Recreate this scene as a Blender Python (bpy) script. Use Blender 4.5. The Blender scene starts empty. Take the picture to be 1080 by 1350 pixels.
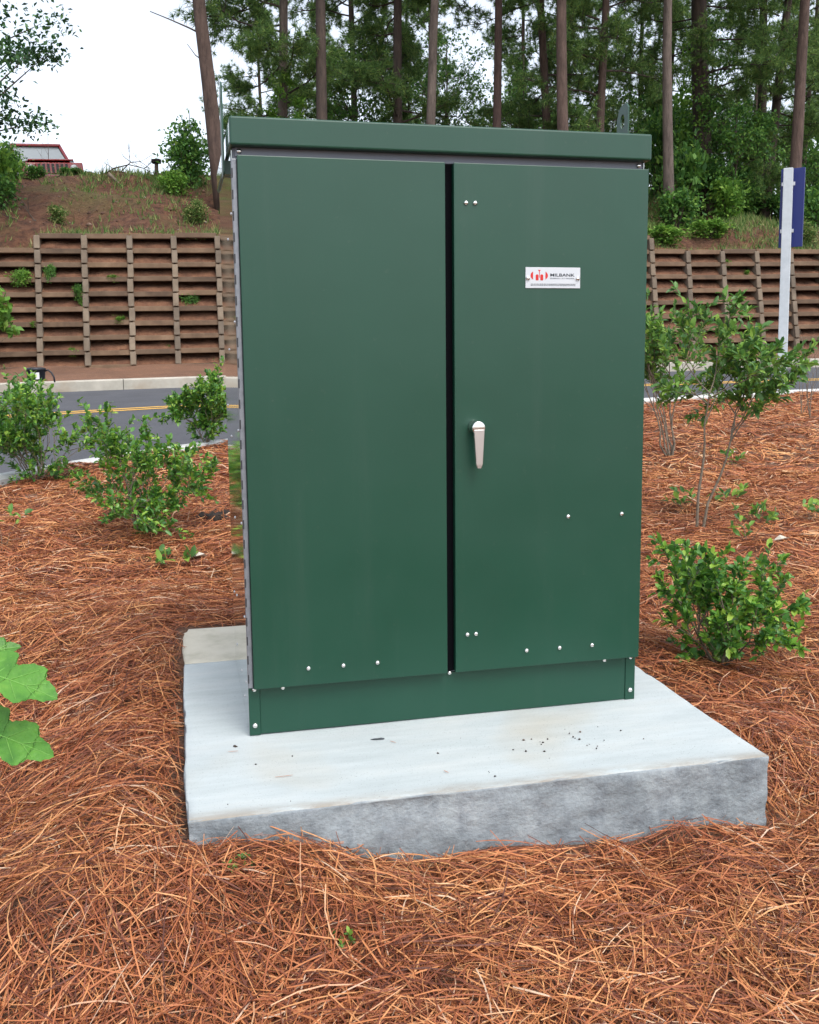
import bpy, bmesh, math
import numpy as np
from mathutils import Vector, Matrix

sc = bpy.context.scene
col = sc.collection
R = math.radians

# ------------------------------------------------------------------ camera
FPX, PITCH, ROLL, CZ = 1296.07, 0.1314, -0.0102, 1.1752
cp, sp, cr, sr = math.cos(PITCH), math.sin(PITCH), math.cos(ROLL), math.sin(ROLL)
Fv = np.array([0, cp, -sp]); R0 = np.array([1., 0, 0]); U0 = np.cross(R0, Fv)
Rv = R0 * cr + U0 * sr; Uv = -R0 * sr + U0 * cr
cd = bpy.data.cameras.new('camera'); cam = bpy.data.objects.new('camera', cd); col.objects.link(cam)
cam.matrix_world = Matrix(((Rv[0], Uv[0], -Fv[0], 0), (Rv[1], Uv[1], -Fv[1], 0), (Rv[2], Uv[2], -Fv[2], CZ), (0, 0, 0, 1)))
cd.sensor_fit = 'VERTICAL'; cd.sensor_height = 24; cd.lens = FPX / 1350 * 24; cd.shift_y = -35 / 1350
cd.clip_end = 2000; cd.clip_start = 0.05
sc.camera = cam

# ------------------------------------------------------------------ sky, sun, exposure
SUN_EL, SUN_AZ = R(58), R(150)          # azimuth clockwise from +Y: high, behind the camera to the right
w = bpy.data.worlds.new('World'); sc.world = w; w.use_nodes = True
nt = w.node_tree; nt.nodes.clear()
sky = nt.nodes.new('ShaderNodeTexSky'); sky.sky_type = 'NISHITA'; sky.sun_disc = False
sky.sun_elevation = SUN_EL; sky.sun_rotation = SUN_AZ; sky.dust_density = 3; sky.air_density = 1.0; sky.ozone_density = 1.5
hs = nt.nodes.new('ShaderNodeHueSaturation'); hs.inputs['Saturation'].default_value = 0.42
bg = nt.nodes.new('ShaderNodeBackground'); bg.inputs['Strength'].default_value = 0.15
wo = nt.nodes.new('ShaderNodeOutputWorld')
nt.links.new(sky.outputs[0], hs.inputs['Color']); nt.links.new(hs.outputs[0], bg.inputs[0]); nt.links.new(bg.outputs[0], wo.inputs[0])
sd = bpy.data.lights.new('sun', 'SUN'); sd.energy = 0.5; sd.angle = R(25); sd.color = (1, .96, .9)
sun = bpy.data.objects.new('sun', sd); col.objects.link(sun)
sdir = Vector((math.sin(SUN_AZ) * math.cos(SUN_EL), math.cos(SUN_AZ) * math.cos(SUN_EL), math.sin(SUN_EL)))
sun.rotation_euler = sdir.to_track_quat('Z', 'Y').to_euler()
sc.view_settings.view_transform = 'Standard'; sc.view_settings.look = 'None'
sc.view_settings.exposure = 1.25; sc.view_settings.gamma = 1
sc.render.engine = 'CYCLES'

# ------------------------------------------------------------------ helpers
rng = np.random.default_rng(7)


def at(px, py, depth):
    """a point of the place seen near photo pixel (px, py), depth metres away"""
    d = Fv + Rv * (px - 540) / FPX + Uv * (640 - py) / FPX
    return np.array([0, 0, CZ]) + d * depth / d[1]


def plane_z(y):
    return -0.315 + 0.05 * y


def gp(px, py, off=0.):
    d = Fv + Rv * (px - 540) / FPX + Uv * (640 - py) / FPX
    t = (-0.315 + off - CZ) / (d[2] - 0.05 * d[1])
    return np.array([0, 0, CZ]) + d * t


def tag(o, label=None, cat=None, group=None, kind=None):
    if label: o['label'] = label
    if cat: o['category'] = cat
    if group: o['group'] = group
    if kind: o['kind'] = kind
    return o


def empty(name, loc=(0, 0, 0), rz=0):
    o = bpy.data.objects.new(name, None); col.objects.link(o)
    o.location = [float(v) for v in loc]; o.rotation_euler = (0, 0, rz); o.empty_display_size = .05
    return o


def add(name, me, mat=None, parent=None, smooth=False):
    if mat is not None and not me.materials: me.materials.append(mat)
    if smooth: me.polygons.foreach_set('use_smooth', np.ones(len(me.polygons), bool))
    o = bpy.data.objects.new(name, me); col.objects.link(o)
    if parent is not None: o.parent = parent
    return o


def np_mesh(name, V, F):
    """V (n,3); F (m,k) faces all of one size"""
    V = np.asarray(V, np.float32); F = np.asarray(F, np.int32)
    me = bpy.data.meshes.new(name)
    me.vertices.add(len(V)); me.vertices.foreach_set('co', V.ravel())
    k = F.shape[1]
    me.loops.add(F.size); me.loops.foreach_set('vertex_index', F.ravel())
    me.polygons.add(len(F)); me.polygons.foreach_set('loop_start', np.arange(0, F.size, k, dtype=np.int32))
    me.update(calc_edges=True)
    return me


class MB:
    def __init__(self): self.v = []; self.f = []

    def poly(self, vs, fs):
        b = len(self.v); self.v += [tuple(map(float, q)) for q in vs]; self.f += [tuple(i + b for i in f) for f in fs]; return self

    def box(self, x0, x1, y0, y1, z0, z1):
        return self.poly([(x0, y0, z0), (x1, y0, z0), (x1, y1, z0), (x0, y1, z0), (x0, y0, z1), (x1, y0, z1), (x1, y1, z1), (x0, y1, z1)],
                         [(0, 3, 2, 1), (4, 5, 6, 7), (0, 1, 5, 4), (1, 2, 6, 5), (2, 3, 7, 6), (3, 0, 4, 7)])

    def tube(self, pts, rad, n=8, caps=True):
        pts = [np.array(p, float) for p in pts]; rad = [rad] * len(pts) if np.isscalar(rad) else rad
        b = len(self.v); m = len(pts)
        for i, p in enumerate(pts):
            d = pts[min(i + 1, m - 1)] - pts[max(i - 1, 0)]; d = d / (np.linalg.norm(d) + 1e-9)
            a = np.cross(d, (0, 0, 1) if abs(d[2]) < .9 else (1, 0, 0)); a /= np.linalg.norm(a); c = np.cross(d, a)
            for k in range(n):
                t = 2 * math.pi * k / n
                self.v.append(tuple(p + rad[i] * (a * math.cos(t) + c * math.sin(t))))
        for i in range(m - 1):
            for k in range(n):
                k2 = (k + 1) % n
                self.f.append((b + i * n + k, b + (i + 1) * n + k, b + (i + 1) * n + k2, b + i * n + k2))
        if caps:
            self.f.append(tuple(b + k for k in range(n))); self.f.append(tuple(b + (m - 1) * n + k for k in reversed(range(n))))
        return self

    def extrude(self, outline, vec):
        """flat outline (list of 3d points) extruded along vec"""
        n = len(outline); o = [np.array(p, float) for p in outline]; vec = np.array(vec, float)
        vs = [tuple(p) for p in o] + [tuple(p + vec) for p in o]
        fs = [tuple(range(n)), tuple(range(2 * n - 1, n - 1, -1))] + [(i, i + n, (i + 1) % n + n, (i + 1) % n) for i in range(n)]
        return self.poly(vs, fs)

    def lathe(self, prof, n=16, axis='z', c=(0, 0, 0)):
        b = len(self.v); c = np.array(c, float)
        for r_, h in prof:
            for k in range(n):
                t = 2 * math.pi * k / n; q = (r_ * math.cos(t), r_ * math.sin(t), h)
                if axis == 'y': q = (q[0], q[2], q[1])
                if axis == 'x': q = (q[2], q[0], q[1])
                self.v.append(tuple(c + q))
        for i in range(len(prof) - 1):
            for k in range(n):
                k2 = (k + 1) % n
                self.f.append((b + i * n + k, b + i * n + k2, b + (i + 1) * n + k2, b + (i + 1) * n + k))
        self.f.append(tuple(b + k for k in reversed(range(n)))); self.f.append(tuple(b + (len(prof) - 1) * n + k for k in range(n)))
        return self

    def mesh(self, name, bevel=0, seg=2):
        me = bpy.data.meshes.new(name); me.from_pydata(self.v, [], self.f)
        bm = bmesh.new(); bm.from_mesh(me)
        bmesh.ops.recalc_face_normals(bm, faces=bm.faces)
        if bevel:
            es = [e for e in bm.edges if len(e.link_faces) == 2 and e.calc_face_angle(0) > .5]
            bmesh.ops.bevel(bm, geom=es, offset=bevel, segments=seg, profile=.5, affect='EDGES', clamp_overlap=True)
        bm.to_mesh(me); bm.free()
        return me

    def build(self, name, mat, parent=None, smooth=False, bevel=0, seg=2):
        return add(name, self.mesh(name, bevel, seg), mat, parent, smooth)


def vnoise(x, y, seed=0):
    """smooth value noise in 0..1"""
    x = np.asarray(x, float); y = np.asarray(y, float)
    xi = np.floor(x); yi = np.floor(y); fx = x - xi; fy = y - yi
    fx = fx * fx * (3 - 2 * fx); fy = fy * fy * (3 - 2 * fy)
    def h(a, b):
        n = np.sin(a * 127.1 + b * 311.7 + seed * 74.7) * 43758.5453
        return n - np.floor(n)
    return (h(xi, yi) * (1 - fx) + h(xi + 1, yi) * fx) * (1 - fy) + (h(xi, yi + 1) * (1 - fx) + h(xi + 1, yi + 1) * fx) * fy


def sstep(a, b, x):
    t = np.clip((np.asarray(x, float) - a) / (b - a), 0, 1); return t * t * (3 - 2 * t)


# ------------------------------------------------------------------ materials
def srgb(r, g, b):
    f = lambda c: (c / 255 / 12.92) if c / 255 <= .04045 else ((c / 255 + .055) / 1.055) ** 2.4
    return (f(r), f(g), f(b))


def new_mat(name):
    m = bpy.data.materials.new(name); m.use_nodes = True
    n = m.node_tree; b = n.nodes['Principled BSDF']; return m, n, b


def mat_plain(name, c, rough=.5, metal=0, **kw):
    m, n, b = new_mat(name)
    b.inputs['Base Color'].default_value = (*c, 1); b.inputs['Roughness'].default_value = rough; b.inputs['Metallic'].default_value = metal
    for k, v in kw.items(): b.inputs[k.replace('_', ' ')].default_value = v
    return m


def noise_node(n, scale, detail=6, rough=.6, stretch=None, coord='Object'):
    tc = n.nodes.new('ShaderNodeTexCoord'); t = n.nodes.new('ShaderNodeTexNoise')
    t.inputs['Scale'].default_value = scale; t.inputs['Detail'].default_value = detail; t.inputs['Roughness'].default_value = rough
    src = tc.outputs[coord]
    if stretch:
        mp = n.nodes.new('ShaderNodeMapping'); mp.inputs['Scale'].default_value = stretch; n.links.new(src, mp.inputs[0]); src = mp.outputs[0]
    n.links.new(src, t.inputs['Vector']); return t


def ramp(n, src, stops):
    r = n.nodes.new('ShaderNodeValToRGB'); e = r.color_ramp.elements
    while len(e) < len(stops): e.new(.5)
    for i, (p, c) in enumerate(stops): e[i].position = p; e[i].color = (*c, 1)
    n.links.new(src, r.inputs[0]); return r


def mix(n, fac, a, b, mode='MIX'):
    x = n.nodes.new('ShaderNodeMix'); x.data_type = 'RGBA'; x.blend_type = mode
    for s, v in ((0, fac), (6, a), (7, b)):
        if hasattr(v, 'links'): n.links.new(v, x.inputs[s])
        elif s == 0: x.inputs[0].default_value = v
        else: x.inputs[s].default_value = (*v, 1)
    return x.outputs[2]


def bump(n, b, src, strength=.3, dist=.01, prev=None):
    bp = n.nodes.new('ShaderNodeBump'); bp.inputs['Strength'].default_value = strength; bp.inputs['Distance'].default_value = dist
    n.links.new(src, bp.inputs['Height'])
    if prev: n.links.new(prev, bp.inputs['Normal'])
    n.links.new(bp.outputs[0], b.inputs['Normal']); return bp.outputs[0]


def mat_noise(name, stops, scale=5, detail=8, rough=.8, bstr=.4, bdist=.01, bscale=None, stretch=None, nrough=.65, second=None):
    m, n, b = new_mat(name)
    t = noise_node(n, scale, detail, nrough, stretch); r = ramp(n, t.outputs[0], stops); c = r.outputs[0]
    if second:   # (scale, colour, lo, hi)
        t2 = noise_node(n, second[0], 4, .6); r2 = ramp(n, t2.outputs[0], [(second[2], (0, 0, 0)), (second[3], (1, 1, 1))])
        c = mix(n, r2.outputs[0], c, second[1])
    n.links.new(c, b.inputs['Base Color']); b.inputs['Roughness'].default_value = rough
    if bstr:
        t3 = noise_node(n, bscale or scale * 3, 8, .7, stretch); bump(n, b, t3.outputs[0], bstr, bdist)
    return m


def mat_leaf(name, stops, rough=.45, trans=.25, spec=.4):
    """stops over the per-leaf random value"""
    m, n, b = new_mat(name)
    g = n.nodes.new('ShaderNodeNewGeometry'); r = ramp(n, g.outputs['Random Per Island'], stops)
    n.links.new(r.outputs[0], b.inputs['Base Color']); b.inputs['Roughness'].default_value = rough
    b.inputs['Specular IOR Level'].default_value = spec
    if trans:
        tr = n.nodes.new('ShaderNodeBsdfTranslucent'); n.links.new(r.outputs[0], tr.inputs[0])
        ms = n.nodes.new('ShaderNodeMixShader'); ms.inputs[0].default_value = trans
        n.links.new(b.outputs[0], ms.inputs[1]); n.links.new(tr.outputs[0], ms.inputs[2])
        n.links.new(ms.outputs[0], n.nodes['Material Output'].inputs[0])
    return m


def mat_paint(name, c, rough, peel=.04, ior=1.5):
    m, n, b = new_mat(name)
    t = noise_node(n, 1.7, 5, .6); r = ramp(n, t.outputs[0], [(.3, tuple(v * .93 for v in c)), (.7, tuple(v * 1.06 for v in c))])
    n.links.new(r.outputs[0], b.inputs['Base Color'])
    t2 = noise_node(n, 3.1, 6, .6); rr = ramp(n, t2.outputs[0], [(.3, (rough * .85,) * 3), (.75, (rough * 1.15,) * 3)])
    n.links.new(rr.outputs[0], b.inputs['Roughness']); b.inputs['IOR'].default_value = ior
    st = noise_node(n, 9, 6, .7, (1, 1, .06)); sr_ = ramp(n, st.outputs[0], [(.55, (0, 0, 0)), (.8, (.09, .09, .09))])
    du = noise_node(n, 34, 5, .75); dr = ramp(n, du.outputs[0], [(.62, (0, 0, 0)), (.8, (.14, .14, .14))])
    c1 = mix(n, sr_.outputs[0], r.outputs[0], (.10, .12, .11)); c1 = mix(n, dr.outputs[0], c1, (.16, .15, .13)); n.links.new(c1, b.inputs['Base Color'])
    pv = None
    if peel:
        t4 = noise_node(n, 2.3, 2, .5); pv = bump(n, b, t4.outputs[0], .25, .012)
        t3 = noise_node(n, 420, 3, .5); bump(n, b, t3.outputs[0], peel, .002, pv)
    return m


GREEN = srgb(17, 64, 48)
M_door = mat_paint('green_door_paint', GREEN, .38, .1)
M_side = mat_plain('green_gloss_side_paint', GREEN, .06, 0, IOR=2.0, Coat_Weight=1.0, Coat_IOR=2.0, Coat_Roughness=.05)
M_frame = mat_paint('grey_frame_paint', srgb(110, 116, 128), .5, .03)
M_gask = mat_plain('black_gasket', srgb(9, 9, 14), .9, 0, Specular_IOR_Level=.1)
M_steel = mat_noise('brushed_zinc', [(.3, (.42, .43, .45)), (.7, (.62, .63, .65))], 60, 3, .35, .05)
M_steel.node_tree.nodes['Principled BSDF'].inputs['Metallic'].default_value = .85
M_chrome = mat_plain('polished_stainless', (.78, .77, .75), .18, 1)
M_hinge = mat_noise('galvanised_hinge', [(.3, (.17, .185, .205)), (.7, (.24, .255, .28))], 40, 3, .42, .05)
M_hinge.node_tree.nodes['Principled BSDF'].inputs['Metallic'].default_value = .35
M_label = mat_plain('white_label_enamel', (.52, .55, .58), .4)
M_red = mat_plain('red_print', srgb(190, 30, 26), .5)
M_ink = mat_plain('dark_grey_print', srgb(30, 38, 48), .6)
M_inkl = mat_plain('pale_grey_print', srgb(88, 94, 104), .6)


def make_concrete():
    m, n, b = new_mat('pad_concrete')
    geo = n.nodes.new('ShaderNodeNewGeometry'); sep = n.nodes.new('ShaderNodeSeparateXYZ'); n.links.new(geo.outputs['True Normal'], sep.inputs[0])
    t1 = noise_node(n, 2.2, 8, .62, (1, 3.2, 1)); top = ramp(n, t1.outputs[0], [(.3, (.36, .405, .41)), (.5, (.415, .46, .465)), (.75, (.46, .49, .48))])
    t2 = noise_node(n, 1.6, 3, .5); st = ramp(n, t2.outputs[0], [(.58, (0, 0, 0)), (.75, (.6, .6, .6))]); c = mix(n, st.outputs[0], top.outputs[0], (.40, .37, .30))
    t5 = noise_node(n, 55, 3, .7, (.25, 1, 1)); sp_ = ramp(n, t5.outputs[0], [(.68, (0, 0, 0)), (.78, (.5, .5, .5))]); c = mix(n, sp_.outputs[0], c, (.27, .26, .23))
    t7 = noise_node(n, 5, 8, .7, (.5, 4, 1)); tr_ = ramp(n, t7.outputs[0], [(.35, (.93, .93, .93)), (.65, (1.04, 1.04, 1.04))]); c = mix(n, 1.0, c, tr_.outputs[0], 'MULTIPLY')
    t8 = noise_node(n, 240, 2, .5); po = ramp(n, t8.outputs[0], [(.28, (.55, .55, .55)), (.36, (1, 1, 1))]); c = mix(n, 1.0, c, po.outputs[0], 'MULTIPLY')
    tc_ = n.nodes.new('ShaderNodeTexCoord'); sx_ = n.nodes.new('ShaderNodeSeparateXYZ'); n.links.new(tc_.outputs['Object'], sx_.inputs[0])
    ed = n.nodes.new('ShaderNodeMapRange'); n.links.new(sx_.outputs['Y'], ed.inputs[0]); ed.inputs[1].default_value = PADY0 + .06; ed.inputs[2].default_value = PADY0; ed.inputs[3].default_value = 0; ed.inputs[4].default_value = 1
    t9 = noise_node(n, 11, 6, .7, (.4, 1, 1)); rs = ramp(n, t9.outputs[0], [(.36, (0, 0, 0)), (.58, (.9, .9, .9))]); me_ = n.nodes.new('ShaderNodeMath'); me_.operation = 'MULTIPLY'; n.links.new(ed.outputs[0], me_.inputs[0]); n.links.new(rs.outputs[0], me_.inputs[1])
    c = mix(n, me_.outputs[0], c, (.24, .205, .16))
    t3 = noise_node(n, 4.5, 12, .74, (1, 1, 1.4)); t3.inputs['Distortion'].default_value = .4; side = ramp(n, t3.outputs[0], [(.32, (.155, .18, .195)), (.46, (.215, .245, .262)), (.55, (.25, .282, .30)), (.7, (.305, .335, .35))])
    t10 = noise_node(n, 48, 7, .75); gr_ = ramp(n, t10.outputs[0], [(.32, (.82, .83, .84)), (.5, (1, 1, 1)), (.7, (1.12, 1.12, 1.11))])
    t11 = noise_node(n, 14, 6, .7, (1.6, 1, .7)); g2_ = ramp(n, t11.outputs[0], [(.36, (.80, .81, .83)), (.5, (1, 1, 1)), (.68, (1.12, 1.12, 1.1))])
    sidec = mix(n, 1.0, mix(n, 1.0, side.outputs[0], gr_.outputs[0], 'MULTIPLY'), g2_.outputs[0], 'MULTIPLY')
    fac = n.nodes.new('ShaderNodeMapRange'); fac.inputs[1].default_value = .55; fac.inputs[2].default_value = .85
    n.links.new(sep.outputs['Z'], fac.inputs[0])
    c2 = mix(n, fac.outputs[0], sidec, c); n.links.new(c2, b.inputs['Base Color'])  # pale bluish top, darker sides: sky light put into the colour by normal
    b.inputs['Roughness'].default_value = .88
    t4 = noise_node(n, 160, 6, .7); nb = bump(n, b, t4.outputs[0], .25, .004)
    t6 = noise_node(n, 7, 8, .6, (1, 1, 1.3)); inv = n.nodes.new('ShaderNodeMath'); inv.operation = 'MULTIPLY_ADD'
    n.links.new(fac.outputs[0], inv.inputs[0]); inv.inputs[1].default_value = -.95; inv.inputs[2].default_value = 1
    mu = n.nodes.new('ShaderNodeMath'); mu.operation = 'MULTIPLY'; n.links.new(t6.outputs[0], mu.inputs[0]); n.links.new(inv.outputs[0], mu.inputs[1])
    bump(n, b, mu.outputs[0], .6, .04, nb)
    return m


PADY0 = -.5445
M_conc = make_concrete()
M_curb = mat_noise('curb_concrete', [(.3, (.30, .285, .24)), (.6, (.40, .375, .32)), (.8, (.46, .43, .38))], 3, 8, .9, .3, .01, 40, second=(1.1, (.27, .22, .16), .55, .75))
M_curbn = mat_noise('pale_curb_concrete', [(.3, (.44, .45, .43)), (.7, (.58, .59, .58))], 3, 8, .9, .3, .01, 40)
M_asph = mat_noise('asphalt', [(.25, (.050, .052, .060)), (.6, (.075, .078, .088)), (.85, (.11, .11, .12))], 1.3, 10, .82, .5, .006, 90, nrough=.75)
M_yellow = mat_noise('yellow_road_paint', [(.3, (.55, .30, .05)), (.7, (.75, .45, .09))], 14, 6, .7, .2, .003, 60)


def make_strawbase():
    m, n, b = new_mat('matted_pine_straw')
    acc = None
    for i, (rz, sx) in enumerate(((.3, 14), (1.1, 12), (-.7, 13), (2.2, 15))):
        tc = n.nodes.new('ShaderNodeTexCoord'); mp = n.nodes.new('ShaderNodeMapping'); mp.inputs['Rotation'].default_value = (0, 0, rz)
        mp.inputs['Scale'].default_value = (1, sx, 1); mp.inputs['Location'].default_value = (i * 3.3, i, 0)
        t = n.nodes.new('ShaderNodeTexNoise'); t.inputs['Scale'].default_value = 9; t.inputs['Detail'].default_value = 6; t.inputs['Roughness'].default_value = .75; t.inputs['Distortion'].default_value = .6
        n.links.new(tc.outputs['Object'], mp.inputs[0]); n.links.new(mp.outputs[0], t.inputs['Vector'])
        if acc is None: acc = t.outputs[0]
        else:
            mx = n.nodes.new('ShaderNodeMath'); mx.operation = 'MAXIMUM'; n.links.new(acc, mx.inputs[0]); n.links.new(t.outputs[0], mx.inputs[1]); acc = mx.outputs[0]
    r = ramp(n, acc, [(.46, (.075, .036, .022)), (.56, (.195, .096, .054)), (.66, (.31, .160, .092)), (.8, (.42, .25, .15))])
    t2 = noise_node(n, .8, 5, .6); r2 = ramp(n, t2.outputs[0], [(.35, (.72, .72, .72)), (.65, (1.1, 1.1, 1.1))])
    n.links.new(mix(n, 1.0, r.outputs[0], r2.outputs[0], 'MULTIPLY'), b.inputs['Base Color']); b.inputs['Roughness'].default_value = .85
    bump(n, b, acc, .8, .03); return m


M_strawbase = make_strawbase()
M_needle = mat_leaf('dry_pine_needle', [(0, srgb(82, 50, 41)), (.25, srgb(130, 79, 56)), (.5, srgb(164, 104, 69)), (.75, srgb(188, 129, 83)), (.93, srgb(210, 162, 112)), (1, srgb(204, 187, 166))], .55, .12, .35)
def drift(m):
    n = m.node_tree; r = [q for q in n.nodes if q.type == 'VALTORGB'][0]
    t = noise_node(n, 1.5, 4, .6); k = ramp(n, t.outputs[0], [(.32, (.86, .74, .70)), (.45, (1.0, .90, .86)), (.55, (1.04, 1.0, .95)), (.68, (1.10, 1.12, 1.0))])
    t2 = noise_node(n, .55, 3, .5); k2 = ramp(n, t2.outputs[0], [(.38, (.9, .84, .82)), (.62, (1.06, 1.04, 1.02))])
    c = mix(n, 1.0, mix(n, 1.0, r.outputs[0], k.outputs[0], 'MULTIPLY'), k2.outputs[0], 'MULTIPLY')
    for q in n.nodes:
        if q.type == 'BSDF_PRINCIPLED': n.links.new(c, q.inputs['Base Color'])
        if q.type == 'BSDF_TRANSLUCENT': n.links.new(c, q.inputs[0])
drift(M_needle)
M_soil = mat_noise('red_clay_slope', [(.30, (.034, .015, .009)), (.44, (.115, .048, .026)), (.60, (.205, .092, .048)), (.8, (.32, .185, .105))], 4.5, 14, .95, 1.0, .25, 9, nrough=.72, second=(.33, (.13, .115, .035), .5, .72))
M_fill = mat_noise('crib_fill_soil', [(.28, (.050, .023, .012)), (.5, (.135, .060, .032)), (.7, (.21, .102, .053)), (.88, (.34, .22, .13))], 3, 12, .95, .8, .08, 9, nrough=.72)
M_crib = mat_noise('weathered_crib_concrete', [(.25, (.062, .038, .024)), (.5, (.122, .078, .048)), (.8, (.19, .13, .085))], 2.4, 9, .9, .4, .02, 22, second=(1.3, (.095, .062, .037), .5, .7))
M_cribh = mat_noise('weathered_header_concrete', [(.25, (.095, .073, .053)), (.5, (.16, .127, .094)), (.8, (.23, .19, .145))], 2.4, 9, .9, .4, .02, 22)
def vary(m, lo, hi):
    n = m.node_tree; b = n.nodes['Principled BSDF']; src = b.inputs['Base Color'].links[0].from_socket
    oi = n.nodes.new('ShaderNodeObjectInfo'); k = ramp(n, oi.outputs['Random'], [(0, (lo,) * 3), (1, (hi, hi * .97, hi * .92))]); n.links.new(mix(n, 1.0, src, k.outputs[0], 'MULTIPLY'), b.inputs['Base Color'])
vary(M_crib, .72, 1.25); vary(M_cribh, .75, 1.2)
def bark(name, a, b_): return mat_noise(name, [(.3, a), (.52, tuple((p + q) / 2 for p, q in zip(a, b_))), (.75, b_)], 7, 9, .95, .9, .06, 9, stretch=(1, 1, .22), nrough=.75)
M_bark = [bark('pine_bark_brown', (.026, .016, .013), (.145, .096, .076)), bark('pine_bark_dark', (.022, .018, .016), (.10, .07, .055)),
          bark('pine_bark_tan', (.042, .032, .027), (.19, .15, .125)), bark('pine_bark_red', (.022, .013, .012), (.105, .062, .05))]
M_pine = mat_leaf('pine_needles', [(0, (.045, .10, .035)), (.4, (.10, .20, .058)), (.8, (.18, .30, .078)), (1, (.30, .40, .10))], .6, .42, .25)
M_broad = mat_leaf('broad_leaves', [(0, (.036, .105, .030)), (.5, (.085, .21, .045)), (.9, (.16, .32, .06)), (1, (.25, .40, .08))], .5, .42, .3)
M_broadl = mat_leaf('light_leaves', [(0, (.07, .17, .03)), (.6, (.14, .30, .045)), (1, (.26, .42, .07))], .5, .4, .3)
M_box = mat_leaf('holly_leaves', [(0, (.045, .135, .034)), (.45, (.095, .255, .040)), (.8, (.19, .38, .045)), (1, (.34, .50, .075))], .35, .3, .5)
M_wax = mat_leaf('waxy_leaves', [(0, (.06, .15, .045)), (.5, (.115, .26, .055)), (.85, (.20, .37, .062)), (1, (.32, .48, .08))], .42, .35, .4)
M_twig = mat_noise('twig_bark', [(.3, (.10, .075, .05)), (.7, (.24, .20, .15))], 30, 5, .9, .4, .004)
M_twigd = mat_noise('dark_twig_bark', [(.3, (.03, .022, .018)), (.7, (.10, .07, .05))], 12, 5, .9, .4, .01)
M_broadd = mat_leaf('dark_overhanging_leaves', [(0, (.018, .055, .026)), (.6, (.042, .115, .042)), (1, (.10, .20, .06))], .5, .22, .3)
M_grass = mat_leaf('slope_weeds', [(0, (.05, .12, .03)), (.5, (.12, .21, .05)), (.85, (.24, .28, .09)), (1, (.34, .28, .14))], .6, .3, .25)

# ------------------------------------------------------------------ ground, road, kerbs
PAD = dict(x0=-.2024, x1=1.4721, y0=-.5445, y1=1.3111)
CAB = np.array([-.5062, 2.9505]); CROT = .2296


def to_cab(x, y):
    dx, dy = np.asarray(x) - CAB[0], np.asarray(y) - CAB[1]
    c, s = math.cos(CROT), math.sin(CROT); return dx * c + dy * s, -dx * s + dy * c


near_pts = np.array([gp(*q, .055)[:2] for q in ((-700, 780), (-350, 690), (-150, 648), (0, 622), (60, 612), (130, 601), (290, 578), (560, 549), (850, 524), (1080, 512), (1400, 500), (2100, 485))])
far_pts = np.array([gp(*q, -.115)[:2] for q in ((-900, 556), (-400, 535), (0, 520), (150, 514), (290, 509), (650, 497), (1000, 486), (1080, 484), (1500, 475), (2100, 464))])
mid_pts = np.array([gp(*q, -.11)[:2] for q in ((-900, 615), (-400, 575), (0, 549), (235, 535.5), (560, 520), (860, 507), (1080, 500), (1500, 488), (2100, 474))])


def curve_y(pts, x):
    o = np.argsort(pts[:, 0]); px, py = pts[o, 0], pts[o, 1]
    x = np.asarray(x, float)
    y = np.interp(x, px, py)
    y = np.where(x < px[0], py[0] + (x - px[0]) * (py[1] - py[0]) / (px[1] - px[0]), y)
    return np.where(x > px[-1], py[-1] + (x - px[-1]) * (py[-1] - py[-2]) / (px[-1] - px[-2]), y)


def smooth_curve(pts, x):
    return sum(curve_y(pts, x + d) for d in (-.9, -.6, -.3, 0, .3, .6, .9)) / 7


Yn = lambda x: smooth_curve(near_pts, x)
Yf = lambda x: smooth_curve(far_pts, x)
Ym = lambda x: smooth_curve(mid_pts, x)


def ground_h(x, y):
    """height of the straw bed"""
    x = np.asarray(x, float); y = np.asarray(y, float)
    z = plane_z(y)
    z = z + (vnoise(x * 1.1, y * 1.1, 1) - .5) * .09 + (vnoise(x * 3.3, y * 3.3, 2) - .5) * .045 + (vnoise(x * 9, y * 9, 3) - .5) * .02
    cx, cy = to_cab(x, y)
    # straw banked against the pad: wanted height along the front edge
    want = np.interp(cx, [-.6, -.21, 0, .16, .24, .42, .62, .87, .96, 1.03, 1.15, 1.47, 2.0], [-.05, -.062, -.07, -.105, -.15, -.187, -.172, -.204, -.2, -.222, -.182, -.222, -.2])
    wf = np.exp(-((cy + .62) / .28) ** 2) * sstep(-1.0, -.3, cx) * (1 - sstep(1.6, 2.2, cx))
    z = z * (1 - wf) + (want + (vnoise(x * 9, y * 9, 4) - .5) * .01) * wf
    # banked along the left and back-left and right sides
    wl = np.exp(-((cx + .34) / .26) ** 2) * sstep(-.7, -.35, cy) * (1 - sstep(1.6, 2.4, cy))
    z = z * (1 - wl) + (-.055 + .07 * sstep(.3, 1.1, cy) + (vnoise(x * 7, y * 7, 5) - .5) * .03) * wl
    wr = np.exp(-((cx - 1.62) / .26) ** 2) * sstep(-.55, -.1, cy) * (1 - sstep(1.6, 2.2, cy))
    z = z * (1 - wr) + (-.09 + .06 * sstep(0, 1, cy) + (vnoise(x * 7, y * 7, 6) - .5) * .03) * wr
    wb = np.exp(-((cy - 1.5) / .26) ** 2) * sstep(-.5, 0, cx) * (1 - sstep(1.3, 1.8, cx))
    z = z * (1 - wb) + (.0 + (vnoise(x * 7, y * 7, 6) - .5) * .03) * wb
    inside = (cx > PAD['x0'] + .03) & (cx < PAD['x1'] - .03) & (cy > PAD['y0'] + .03) & (cy < PAD['y1'] - .03)
    return np.where(inside, np.minimum(z, -.2), z)


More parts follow.
